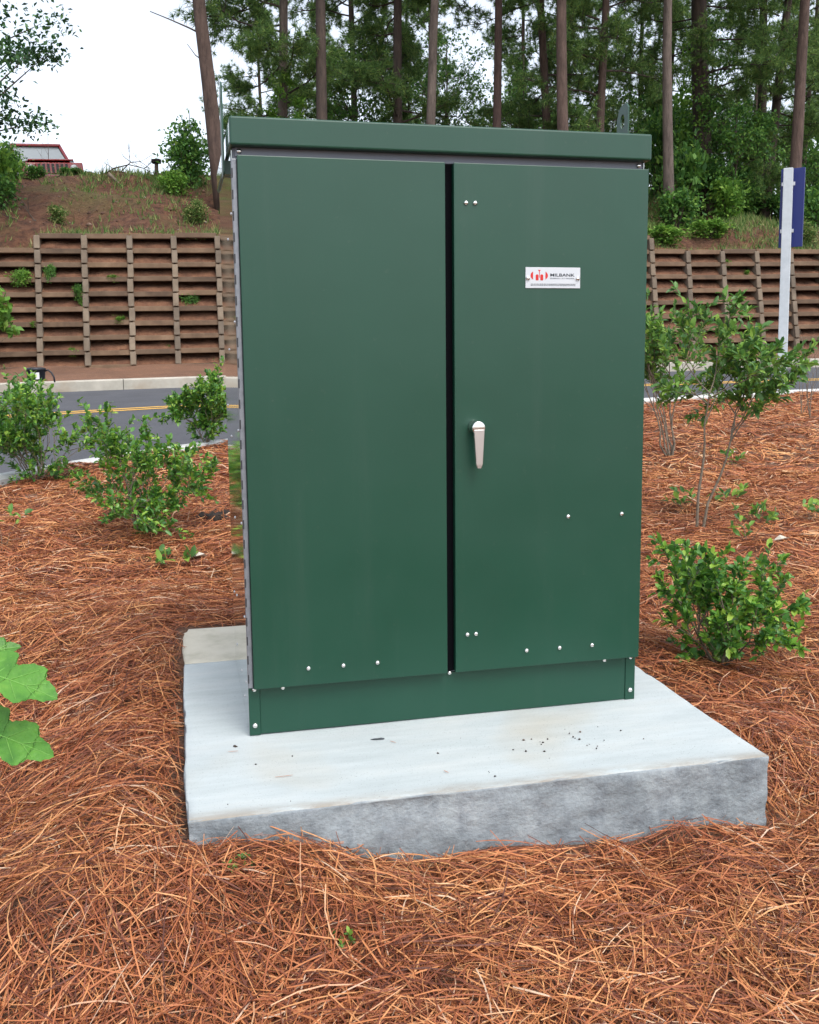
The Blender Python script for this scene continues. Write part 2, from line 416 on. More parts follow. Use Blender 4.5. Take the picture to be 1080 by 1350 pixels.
def grid_mesh(name, X, Y, Z):
    n, m = X.shape
    V = np.stack([X, Y, Z], -1).reshape(-1, 3); i = np.arange(n * m).reshape(n, m)
    F = np.stack([i[:-1, :-1], i[:-1, 1:], i[1:, 1:], i[1:, :-1]], -1).reshape(-1, 4)
    return np_mesh(name, V, F)


# the sheet under everything, out to the horizon
xs = np.concatenate([np.linspace(-900, -60, 8), np.linspace(-50, 60, 24), np.linspace(80, 900, 8)]); ys = np.concatenate([np.linspace(-900, -40, 8), np.linspace(-30, 60, 24), np.linspace(80, 900, 8)])
X, Y = np.meshgrid(xs, ys)
o = add('ground', grid_mesh('ground', X, Y, -.75 + .05 * np.clip(Y, -6, 60) + 0 * X), M_strawbase); tag(o, kind='structure')
# straw bed up to the near kerb
u = np.linspace(0, 1, 330); xs = -15 + 46 * (.5 + .5 * np.sinh((u - .33) * 5) / np.sinh(.67 * 5))
xs = np.unique(np.concatenate([np.linspace(-16, -2.6, 70), np.linspace(-2.6, 3.4, 190), np.linspace(3.4, 34, 130)]))
v = np.linspace(0, 1, 330); vv = v ** 1.5
X, V_ = np.meshgrid(xs, vv); Ye = Yn(X) - .05; Y = -5 + (Ye + 5) * 1.0 * (.24 * V_ ** .5 + .76 * V_)
o = add('straw_bed', grid_mesh('straw_bed', X, Y, ground_h(X, Y)), M_strawbase, smooth=True); tag(o, kind='structure')
# verge between the far kerb and the crib wall
xs = np.linspace(-24, 46, 180); X, V_ = np.meshgrid(xs, np.linspace(0, 1, 26)); Y = Yf(X) + .12 + 10.5 * V_
o = add('straw_verge', grid_mesh('straw_verge', X, Y, plane_z(Y) + .05 + (vnoise(X * 1.2, Y * 1.2, 8) - .5) * .16), M_strawbase, smooth=True); tag(o, kind='structure')
# road
xs = np.linspace(-26, 50, 160); X, V_ = np.meshgrid(xs, np.linspace(0, 1, 14)); Y = Yn(X) - .1 + (Yf(X) - Yn(X) + .2) * V_
o = add('road', grid_mesh('road', X, Y, plane_z(Y) - .115 + 0 * X), M_asph, smooth=True); tag(o, kind='structure')
for sgn in (-1, 1):
    X, V_ = np.meshgrid(xs, (0, 1)); Y = Ym(X) + sgn * .15 + (V_ - .5) * .14
    o = add('road_line', grid_mesh('road_line', X, Y, plane_z(Y) - .110 + 0 * X), M_yellow); tag(o, kind='structure')


def kerb(name, fy, x0, x1, front, back, top, mat, seglen):
    root = empty(name, (0, 0, 0)); tag(root, kind='structure')
    x = x0
    while x < x1:
        xe = min(x + seglen, x1); n = 7; xs = np.linspace(x + .006, xe - .006, n); prof = [(front, -.30), (front, top - .03), (front + .035, top), (back - .02, top), (back, top - .02), (back, -.3)]
        vs = []; fs = []
        for i, xx in enumerate(xs):
            yy = float(fy(xx)); sl = float(fy(xx + .1) - fy(xx - .1)) / .2; k = math.hypot(1, sl); nx, ny = -sl / k, 1 / k
            for dy, dz in prof: vs.append((xx + nx * dy, yy + ny * dy, plane_z(yy) + dz))
        m = len(prof)
        for i in range(n - 1):
            for j in range(m): fs.append((i * m + j, (i + 1) * m + j, (i + 1) * m + (j + 1) % m, i * m + (j + 1) % m))
        fs += [tuple(range(m)), tuple(range((n - 1) * m, n * m))[::-1]]
        MB().poly(vs, fs).build('kerb_segment', mat, root)
        x = xe


kerb('far_kerb', Yf, -24, 46, -.02, .19, .10, M_curb, 3.05)
kerb('near_kerb', Yn, -16, 34, -.17, .02, .055, M_curbn, 3.05)

# ------------------------------------------------------------------ crib wall and embankment
WA = np.array([-7.5, 25.]); WE = np.array([.976, .2175]); WN = np.array([-.2175, .976]); PIT = .367; BAT = .2; SP = 1.11; S0 = -1.67
def wp(s, t, z): return (WA[0] + WE[0] * s + WN[0] * t, WA[1] + WE[1] * s + WN[1] * t, z)
def wbase(s): return plane_z(WA[1] + WE[1] * s) + .02
def rows_at(k): return 8 if (k < 0 or k >= 15) else 9


wall = empty('crib_retaining_wall', wp(6, 0, wbase(6)))
tag(wall, 'long crib retaining wall of weathered concrete beams holding red soil across the road', 'retaining wall')
wl_inv = np.array(wall.location)
r_ = np.random.default_rng(3)


def wbox(name, s0, s1, t0, t1, z0, z1, mat, ds0=0., ds1=0.):
    """a beam between s0 and s1; z follows the wall's own slight fall"""
    b0, b1 = wbase(s0), wbase(s1); vs = []
    for s, b in ((s0, b0), (s1, b1)):
        for t, z in ((t0, z0), (t1, z0), (t1, z1), (t0, z1)):
            vs.append(np.array(wp(s, t + BAT * z, b + z)) - wl_inv)
    return MB().poly(vs, [(0, 1, 2, 3), (7, 6, 5, 4), (0, 4, 5, 1), (1, 5, 6, 2), (2, 6, 7, 3), (3, 7, 4, 0)]).build(name, mat, wall, bevel=.012, seg=1)


for k in range(-6, 23):
    s = S0 + SP * k
    nr = max(rows_at(k), rows_at(k - 1))
    for r0 in range(nr):
        j = r_.normal(0, .006)
        wbox('header', s - .072 + j, s + .072 + j, -.10 + r_.normal(0, .008), .35, r0 * PIT + .05, r0 * PIT + .05 + PIT - .035, M_cribh)
    if k == 22: continue
    for r0 in range(rows_at(k) + 1):
        j = r_.normal(0, .014); z = r0 * PIT - .06
        wbox('stretcher', s + .02, s + SP - .02, -.04 + r_.normal(0, .02), .13, z + j, z + .13 + j, M_crib)
# soil held in the cells
for r0 in range(9):
    ks = range(-6, 22) if r0 < 8 else range(0, 15)
    s = np.linspace(S0 + SP * ks[0], S0 + SP * (ks[-1] + 1), 28 * 10); prof = np.array([(.0, .02), (.05, .09), (.10, .15), (.16, .20), (.26, .25), (.45, .32), (.47, .50)])
    S, T = np.meshgrid(s, prof[:, 0]); Z = np.repeat(prof[:, 1][:, None], len(s), 1) + r0 * PIT
    nz = (vnoise(S * 2.3, T * 3 + r0 * 7, 11) - .5) * .09 + (vnoise(S * 7, T * 8 + r0 * 7, 12) - .5) * .05
    Z = Z + nz; T2 = T + BAT * (Z - 0) + 0 * S
    B = plane_z(WA[1] + WE[1] * S) + .02
    Xw = WA[0] + WE[0] * S + WN[0] * T2; Yw = WA[1] + WE[1] * S + WN[1] * T2
    me = grid_mesh('soil_fill', Xw - wl_inv[0], Yw - wl_inv[1], B + Z - wl_inv[2]); add('soil_fill', me, M_fill, wall)


def emb_z(x, y):
    x = np.asarray(x, float); y = np.asarray(y, float)
    s = (x - WA[0]) * WE[0] + (y - WA[1]) * WE[1]; t = (x - WA[0]) * WN[0] + (y - WA[1]) * WN[1]
    b = plane_z(WA[1] + WE[1] * s) + .02
    k = (s - S0) / SP
    drop = PIT * (1 - sstep(-.25, .05, k)) + PIT * sstep(14.9, 15.3, k)
    top = b + 9 * PIT - .02 - drop * (1 - sstep(.8, 2.5, t))
    left = 2.62 * sstep(.6, 7.4, t) + .02 * np.maximum(t - 7, 0)
    right = .9 * sstep(.7, 4.5, t) + 2.0 * sstep(4, 13, t)
    rr = sstep(5, 14, s) ; far = sstep(20, 27, s)
    rise = left * (1 - rr) + right * rr * (1 - .45 * far)
    n = (vnoise(x * .7, y * .7, 21) - .5) * .5 + (vnoise(x * 2, y * 2, 22) - .5) * .22 + (vnoise(x * 6, y * 6, 23) - .5) * .09
    return top + rise + n * sstep(.6, 2.0, t) + (vnoise(x * 4, y * 4, 24) - .5) * .06


ss = np.linspace(-24, 48, 300); tt = np.concatenate([np.linspace(.72, 12, 90), np.linspace(12.5, 90, 30)])
S, T = np.meshgrid(ss, tt); X = WA[0] + WE[0] * S + WN[0] * T; Y = WA[1] + WE[1] * S + WN[1] * T
o = add('embankment', grid_mesh('embankment', X, Y, emb_z(X, Y)), M_soil, smooth=True); tag(o, kind='structure')

# ------------------------------------------------------------------ concrete pad
pad = empty('concrete_pad', (CAB[0], CAB[1], 0), CROT)
tag(pad, 'pale grey concrete equipment pad under the green cabinet with rough cast front face', 'concrete pad')


def slab(name, x0, x1, y0, y1, z0, z1, mat, cell=.022, rnd=.008, rough=(1, 1, 1, 1)):
    """block with slightly uneven faces and worn arrises"""
    bm = bmesh.new()
    nx, ny, nz = [max(1, int(round(d / cell))) for d in (x1 - x0, y1 - y0, z1 - z0)]
    bmesh.ops.create_cube(bm, size=1)
    for v_ in bm.verts: v_.co = Vector((x0 if v_.co.x < 0 else x1, y0 if v_.co.y < 0 else y1, z0 if v_.co.z < 0 else z1))
    bmesh.ops.bevel(bm, geom=[e for e in bm.edges], offset=rnd, segments=2, profile=.6, affect='EDGES')
    for ax, n in ((0, nx), (1, ny), (2, nz)):
        lo, hi = (x0, y0, z0)[ax], (x1, y1, z1)[ax]
        for i in range(1, n):
            p = lo + rnd + (hi - lo - 2 * rnd) * i / n; co = [0, 0, 0]; co[ax] = p; no = [0, 0, 0]; no[ax] = 1
            bmesh.ops.bisect_plane(bm, geom=bm.verts[:] + bm.edges[:] + bm.faces[:], plane_co=co, plane_no=no)
    co = np.array([v_.co[:] for v_ in bm.verts]); no = np.array([v_.normal[:] for v_ in bm.verts])
    bm.normal_update(); no = np.array([v_.normal[:] for v_ in bm.verts])
    side = 1 - np.clip(no[:, 2], 0, 1)
    d = (vnoise(co[:, 0] * 5 + co[:, 1] * 4, co[:, 2] * 9, 31) - .5) * .016 * side + (vnoise(co[:, 0] * 17 + co[:, 1] * 13, co[:, 2] * 24, 32) - .5) * .008 * side + (vnoise(co[:, 0] * 3, co[:, 1] * 5, 33) - .5) * .003
    edge = (no[:, 2] > .2) & (no[:, 2] < .97); d = d - edge * np.maximum(vnoise(co[:, 0] * 16, co[:, 1] * 16, 34) - .5, 0) * .011
    for v_, dd, nn in zip(bm.verts, d, no): v_.co += Vector(nn) * float(dd)
    me = bpy.data.meshes.new(name); bm.to_mesh(me); bm.free()
    return add(name, me, mat, pad, True)


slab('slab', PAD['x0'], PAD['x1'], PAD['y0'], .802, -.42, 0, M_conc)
slab('rear_slab', PAD['x0'] + .003, PAD['x1'], .8045, PAD['y1'], -.42, -.001, mat_noise('yellowed_concrete', [(.3, (.36, .345, .27)), (.5, (.49, .465, .38)), (.8, (.55, .53, .45))], 5, 10, .9, .3, .006, 60))

# ------------------------------------------------------------------ the cabinet
cab = empty('electrical_cabinet', (CAB[0], CAB[1], .0015), CROT)
tag(cab, 'tall green two-door outdoor electrical cabinet with white nameplate on the concrete pad', 'electrical cabinet')
CW, CD_ = 1.30, .79
B = lambda *a: MB().box(*a)
B(.002, CW - .002, .004, CD_ - .004, .0, 1.785).build('carcass', M_frame, cab, bevel=.002)
for x0, x1 in ((-.0015, .0015), (CW - .0015, CW + .0015)):
    B(x0, x1, .002, CD_, .0, 1.782).build('side_panel', M_side, cab)
B(.004, CW - .004, CD_ - .002, CD_ + .002, 0, 1.782).build('back_panel', M_door, cab)
B(.033, CW - .033, -.0015, .003, .0015, .150).build('plinth_panel', M_door, cab, bevel=.0008, seg=1)
for x0, x1 in ((-.002, .0325), (CW - .0325, CW + .002)):
    B(x0, x1, -.005, .003, 0, .1545).build('plinth_corner', M_door, cab, bevel=.001, seg=1)
B(.628, .664, -.008, .003, .157, 1.748).build('gasket', M_gask, cab)
B(.010, CW - .01, -.004, .003, 1.7515, 1.784).build('head_rail', M_frame, cab)
for x0, x1 in ((.0135, .632), (.659, 1.3005)):
    d = B(x0, x1, -.034, -.0085, .157, 1.75).build('door', M_door, cab, bevel=.0022, seg=2)
# lid: a shallow tray turned over, falling a little to the back
lid = MB()
x0, x1, y0, y1, z0, z1 = -.0062, CW + .0062, -.0406, CD_ + .03, 1.776, 1.8565
lid.poly([(x0, y0, z0), (x1, y0, z0), (x1, y1, z0), (x0, y1, z0), (x0, y0, z1), (x1, y0, z1), (x1, y1, z1 - .015), (x0, y1, z1 - .015)],
         [(4, 5, 6, 7), (0, 1, 5, 4), (1, 2, 6, 5), (2, 3, 7, 6), (3, 0, 4, 7), (0, 3, 2, 1)])
lid.build('lid', M_door, cab, bevel=.006, seg=3)
for x0, x1 in ((-.0078, -.0064), (CW + .0064, CW + .0078)): B(x0, x1, -.032, CD_ + .022, 1.784, 1.838).build('lid_side', M_side, cab)
B(.006, CW - .006, -.022, CD_, 1.7845, 1.7765 + .0125).build('drip_lip', M_gask, cab)
# piano hinge down the left edge: a folded strip; dark blocks paint in the shade of its knuckle gaps
B(-.0035, .0128, -.022, -.0045, .158, 1.742).build('hinge_leaf', M_hinge, cab, bevel=.003, seg=2)
gap = MB().box(-.0033, .0008, -.0226, -.012, 0, .027).mesh('hinge_gap_shade'); gap.materials.append(mat_plain('hinge_gap_painted_shade', (.03, .032, .036), .8))
for i in range(26): o = add('hinge_gap_shade', gap, None, cab); o.location = (0, 0, .175 + i * .0605)
# screws
scr = MB().lathe([(.0072, .001), (.0072, -.001), (.0064, -.0035), (.004, -.0055), (.001, -.006)], 12, 'y').mesh('screw'); scr.materials.append(M_chrome)
scr.polygons.foreach_set('use_smooth', np.ones(len(scr.polygons), bool))
yd, yb, yc = -.0345, -.002, -.0055
for x, z, y, k in [(.697, 1.632, yd, 1), (.726, 1.632, yd, 1), (1.04, .65, yd, 1), (1.228, .65, yd, 1), (.698, .281, yd, 1), (.727, .281, yd, 1), (.9, .212, yd, 1), (1.015, .212, yd, 1), (1.13, .212, yd, 1),
                   (.183, .212, yd, 1), (.293, .212, yd, 1), (.402, .212, yd, 1), (.022, 1.765, yc, 1), (1.278, 1.765, yc, 1), (.105, .146, yb, 1), (.645, .150, -.0085, 1), (.0155, .032, yc, 1.2), (CW - .0155, .034, yc, 1.2), (1.19, .146, yb, 1), (.0165, .148, yc, 1), (1.284, .149, yc, 1)]:
    o = add('screw', scr, None, cab); o.location = (x, y, z); o.scale = (k, k, k)
scs = MB().lathe([(.0048, .001), (.0048, -.001), (.004, -.002), (.001, -.003)], 10, 'x').mesh('side_screw'); scs.materials.append(M_steel)
for y, z in [(.08, 1.60), (.30, 1.55), (.08, 1.28), (.45, 1.2), (.08, .95), (.5, .9), (.08, .66), (.45, .62), (.08, .36), (.5, .33), (.68, .30), (.68, 1.0), (.10, .14), (.35, .10), (.6, .12), (.2, .06)]:
    o = add('side_screw', scs, None, cab); o.location = (-.0015, y, z)
# nameplate with its printing
pl = B(.889, 1.071, -.0368, -.0342, 1.3785, 1.4425).build('nameplate', M_label, cab, bevel=.0006, seg=1)
PX0, PZ1, PY = .889, 1.4425, -.0373
KX, KZ = .182 / 770, .064 / 302          # plate metres per unit of the lettering grid


def flat(name, pts, mat, y=PY):
    return MB().extrude([(PX0 + a * KX, y, PZ1 - b * KZ) for a, b in pts], (0, .0004, 0)).build(name, mat, pl)


def arc(cx, cz, rx, rz, a0, a1, n=14): return [(cx + rx * math.cos(a0 + (a1 - a0) * i / n), cz + rz * math.sin(a0 + (a1 - a0) * i / n)) for i in range(n + 1)]


flat('emblem', arc(190, 120, 122, 82, math.pi - .78, math.pi + .78), M_red); flat('emblem', arc(190, 120, 122, 82, -.78, .78), M_red)
for a in (140, 205): flat('emblem', [(a, 185)] + arc(a + 20, 122, 20, 20, math.pi, 2 * math.pi, 8) + [(a + 40, 185), (a + 30, 190), (a + 10, 190)], M_red)
flat('emblem', [(172, 38), (212, 38), (196, 62), (196, 150), (188, 150), (188, 62)], M_red)


def text(body, ax, bz, wid, hgt, mat, name='lettering'):
    cu = bpy.data.curves.new(name, 'FONT'); cu.body = body; cu.resolution_u = 3; cu.offset = .018
    t = bpy.data.objects.new(name, cu); col.objects.link(t)
    bpy.context.view_layer.update(); dg = bpy.context.evaluated_depsgraph_get()
    me = bpy.data.meshes.new_from_object(t.evaluated_get(dg)); bpy.data.objects.remove(t)
    co = np.zeros(len(me.vertices) * 3, np.float32); me.vertices.foreach_get('co', co); co = co.reshape(-1, 3)
    lo, hi = co.min(0), co.max(0); q = np.empty_like(co)
    q[:, 0] = PX0 + (ax + (co[:, 0] - lo[0]) / (hi[0] - lo[0]) * wid) * KX; q[:, 1] = PY; q[:, 2] = PZ1 - (bz - (co[:, 1] - lo[1]) / (hi[1] - lo[1]) * hgt) * KZ
    me.vertices.foreach_set('co', q.ravel()); me.materials.clear(); me.update()
    return add(name, me, mat, pl)


text('MILBANK', 345, 132, 345, 44, M_ink)
text('ENERGY AT WORK', 345, 168, 345, 16, M_inkl)
r_ = np.random.default_rng(5)
for row, (bz, mt) in enumerate(((243, M_ink), (262, M_inkl))):      # the two lines of print too fine to read
    m_ = MB(); a = 72
    while a < 690:
        wd = r_.uniform(9, 34); m_.box(PX0 + a * KX, PX0 + min(a + wd, 700) * KX, PY, PY + .0004, PZ1 - (bz + 5) * KZ, PZ1 - (bz - 4) * KZ); a += wd + r_.uniform(4, 9)
    m_.build('fine_print', mt, pl)
for x in (.8965, 1.062): o = add('screw', scr, None, pl); o.location = (x, -.0368, 1.4085)
# lever handle
hd = MB().lathe([(.0225, .0), (.0225, -.012), (.020, -.030), (.0215, -.034), (.0215, -.044), (.019, -.047)], 24, 'y', (.7235, -.0342, .949)).build('handle', M_chrome, cab, True, .0008, 1)
MB().poly([(.7075, -.0822, .944), (.7415, -.0822, .944), (.7375, -.076, .835), (.7325, -.0745, .8225), (.7215, -.0745, .8225), (.7165, -.076, .835),
           (.7075, -.072, .944), (.7415, -.072, .944), (.7375, -.066, .835), (.7325, -.0645, .8225), (.7215, -.0645, .8225), (.7165, -.066, .835)],
          [(0, 1, 2, 5), (5, 2, 3, 4), (6, 11, 8, 7), (11, 10, 9, 8), (0, 6, 7, 1), (1, 7, 8, 2), (2, 8, 9, 3), (3, 9, 10, 4), (4, 10, 11, 5), (5, 11, 6, 0)]).build('lever', mat_plain('satin_stainless', (.74, .73, .71), .4, 1), hd, bevel=.0015)
# lifting plates standing above the lid on both sides
for x0, x1 in ((-.0175, -.0125), (CW + .0125, CW + .0175)):
    bm = MB(); prof = [(.16, 1.725), (.235, 1.725), (.235, 1.955), (.22, 1.988), (.20, 1.998), (.165, 2.0), (.15, 1.985), (.15, 1.735)]
    n = 14; hole = [(.192 + .016 * math.cos(2 * math.pi * i / n), 1.945 + .024 * math.sin(2 * math.pi * i / n)) for i in range(n)]
    bmm = bmesh.new()
    def loop(pts, x): return [bmm.verts.new((x, a, b)) for a, b in pts]
    for x, flip in ((x0, 0), (x1, 1)):
        o_ = loop(prof, x); h_ = loop(hole, x)
        es = [bmm.edges.new((o_[i], o_[(i + 1) % len(o_)])) for i in range(len(o_))] + [bmm.edges.new((h_[i], h_[(i + 1) % n])) for i in range(n)]
        bmesh.ops.triangle_fill(bmm, edges=es, use_beauty=True)
        if flip == 0: keep = (o_, h_)
    for a, b in ((keep[0], o_), (keep[1], h_)):
        for i in range(len(a)): bmm.faces.new((a[i], a[(i + 1) % len(a)], b[(i + 1) % len(a)], b[i]))
    bmesh.ops.recalc_face_normals(bmm, faces=bmm.faces)
    me = bpy.data.meshes.new('lifting_plate'); bmm.to_mesh(me); bmm.free()
    o = add('lifting_plate', me, M_door, cab)
    xi = x1 if x0 < 0 else x0; xo = 0 if x0 < 0 else CW
    B(min(xi, xo), max(xi, xo), .165, .225, 1.73, 1.77).build('lifting_plate_spacer', M_door, o)

# ------------------------------------------------------------------ pine straw
def ribbons(P, ang, tilt, L, W, curv, arch, roll, segs):
    N = len(P); t = np.linspace(-.5, .5, segs + 1)[None, :, None]
    D = np.stack([np.cos(ang) * np.cos(tilt), np.sin(ang) * np.cos(tilt), np.sin(tilt)], -1)[:, None, :]
    Sd = np.stack([-np.sin(ang), np.cos(ang), 0 * ang], -1)[:, None, :]; Up = np.array([0, 0, 1.])[None, None, :]
    L3 = L[:, None, None]
    C = P[:, None, :] + D * L3 * t + Sd * (curv[:, None, None] * L3 * (t * t - .08)) + Up * (arch[:, None, None] * L3 * (.1 - t * t))
    Wd = (Sd * np.cos(roll)[:, None, None] + Up * np.sin(roll)[:, None, None]) * (W[:, None, None] * .5) * (1.05 - 1.3 * np.abs(t) ** 2)
    V = np.stack([C - Wd, C + Wd], 2).reshape(-1, 3)
    b = np.arange(N)[:, None] * (2 * (segs + 1)) + np.arange(segs)[None, :] * 2
    F = np.stack([b, b + 1, b + 3, b + 2], -1).reshape(-1, 4)
    return V, F


def straw_zone(v0, v1, dens, Lr, Wr, segs, seed, margin=.9):
    r = np.random.default_rng(seed)
    area = (v1 - v0) * (1.05 * (v0 + v1) / 2 + 2 * margin); n = int(area * dens)
    vmax = 1.05 * v1 + 2 * margin
    nc = n // 26; cv = r.uniform(v0 - .2, v1 + .2, nc * 3); cu = r.uniform(-.5, .5, nc * 3) * vmax
    ok = np.abs(cu) < .525 * cv + margin; cv, cu = cv[ok][:nc], cu[ok][:nc]
    # a slow field of lying directions, broken by clumps
    ca = (vnoise(cu * 1.3, cv * 1.3, 41) + vnoise(cu * 3.1, cv * 3.1, 42)) * math.pi * 2.2 + r.normal(0, .9, len(cu))
    k = r.integers(0, len(cu), n); sp_ = r.uniform(.02, .13, len(cu))[k]
    x = cu[k] + r.normal(0, 1, n) * sp_; y = cv[k] + r.normal(0, 1, n) * sp_
    a = ca[k] + r.normal(0, .38, n); loose = r.random(n) < .33
    a = np.where(loose, r.uniform(0, 2 * math.pi, n), a)
    ev = r.random(n) < .4; yy = r.uniform(v0, v1, n); xx = r.uniform(-.5, .5, n) * (1.05 * yy + 2 * margin)
    x = np.where(ev, xx, x); y = np.where(ev, yy, y)
    L = r.uniform(*Lr, n) * np.where(r.random(n) < .2, .5, 1); W = r.uniform(*Wr, n)
    cx, cy = to_cab(x, y)
    ex, ey = np.cos(a - CROT) * L * .42, np.sin(a - CROT) * L * .42
    def inpad(px, py, m): return (px > PAD['x0'] + m) & (px < PAD['x1'] - m) & (py > PAD['y0'] + m) & (py < PAD['y1'] - m)
    bad = inpad(cx, cy, -.012) | inpad(cx + ex, cy + ey, r.choice([-.01, -.005, .012], n, p=[.5, .35, .15])) | inpad(cx - ex, cy - ey, r.choice([-.01, -.005, .012], n, p=[.5, .35, .15]))
    ok = ~bad & (y < Yn(x) - .22)
    x, y, a, L, W = x[ok], y[ok], a[ok], L[ok], W[ok]; n = len(x)
    lift = np.abs(r.normal(0, .010, n)) + .002
    gx = (ground_h(x + .05 * np.cos(a), y + .05 * np.sin(a)) - ground_h(x - .05 * np.cos(a), y - .05 * np.sin(a))) / .1
    tilt = np.arctan(np.clip(gx, -.5, .5)) + r.normal(0, .11, n)
    P = np.stack([x, y, ground_h(x, y) + lift + np.abs(np.sin(np.clip(tilt, -.6, .6))) * L * .12], -1)
    return ribbons(P, a, tilt, L, W, r.normal(0, .28, n), r.normal(.1, .22, n), r.uniform(-1.1, 1.1, n), segs)


parts = [straw_zone(1.55, 3.2, 7600, (.12, .24), (.0018, .0038), 4, 101), straw_zone(3.2, 5.2, 5200, (.12, .24), (.0022, .0042), 3, 102),
         straw_zone(5.2, 8.5, 3000, (.13, .24), (.0035, .006), 2, 103), straw_zone(8.5, 17.5, 720, (.16, .28), (.006, .010), 2, 104, 1.6)]
Vs, Fs, off = [], [], 0
for V_, F_ in parts: Vs.append(V_); Fs.append(F_ + off); off += len(V_)
o = add('pine_straw', np_mesh('pine_straw', np.concatenate(Vs), np.concatenate(Fs)), M_needle)
tag(o, 'loose fallen orange brown pine needles covering the ground around the pad', 'pine straw', kind='stuff')
# ------------------------------------------------------------------ plants: tools
def norm(a): return a / (np.linalg.norm(a, axis=-1, keepdims=True) + 1e-9)


def leaf_mesh(name, P, D, Nn, L, W, fine=True):
    """one folded leaf per row of P, growing along D with face normal about Nn"""
    D = norm(D); S = norm(np.cross(D, Nn)); Nn = np.cross(S, D); L = L[:, None]; W = W[:, None]
    if fine:
        T = [(0, 0, 0), (.32, .46, .10), (.32, -.46, .10), (.74, .40, .06), (.74, -.40, .06), (1, 0, -.10), (.34, 0, 0), (.72, 0, -.02)]
        F = np.array([(0, 1, 6, 6), (0, 6, 2, 2), (1, 3, 7, 6), (6, 7, 4, 2), (3, 5, 7, 7), (7, 5, 4, 4)])
        V = np.stack([P + D * L * a + S * W * b + Nn * L * c for a, b, c in T], 1); n = len(T)
        f3 = np.array([(0, 1, 6), (0, 6, 2), (1, 3, 7), (1, 7, 6), (6, 7, 4), (6, 4, 2), (3, 5, 7), (7, 5, 4)])
    else:
        T = [(0, 0, 0), (.5, .5, .06), (1, 0, -.05), (.5, -.5, .06)]; n = 4
        V = np.stack([P + D * L * a + S * W * b + Nn * L * c for a, b, c in T], 1); f3 = np.array([(0, 1, 2), (0, 2, 3)])
    F = (np.arange(len(P))[:, None, None] * n + f3[None]).reshape(-1, 3)
    return np_mesh(name, V.reshape(-1, 3), F)


def rand_dirs(r, n): return norm(r.normal(0, 1, (n, 3)))


def grow(r, base, d, length, rad, level, maxlev, kids, spread, out, twigs, up=.25, bend=.12):
    """recursive branching; out = list of (points, radii), twigs = last-level (points)"""
    n = 4; pts = [np.array(base, float)]; dd = np.array(d, float)
    for i in range(n):
        dd = norm(dd + r.normal(0, bend, 3) + np.array([0, 0, up * .12])); pts.append(pts[-1] + dd * length / n)
    out.append((pts, [rad * (1 - .45 * i / n) for i in range(n + 1)]))
    if level >= 1 and level == maxlev - 1: twigs.append(pts)
    if level == maxlev: twigs.append(pts); return
    k = kids[level] if level < len(kids) else kids[-1]
    for j in range(k):
        f = r.uniform(.35, 1.0) if j else 1.0; q = f * n; i = min(int(q), n - 1); p = pts[i] + (pts[i + 1] - pts[i]) * (q - i)
        nd = norm(dd + rand_dirs(r, 1)[0] * spread + np.array([0, 0, up * .5])); grow(r, p, nd, length * r.uniform(.55, .85), rad * .6, level + 1, maxlev, kids, spread, out, twigs, up, bend)


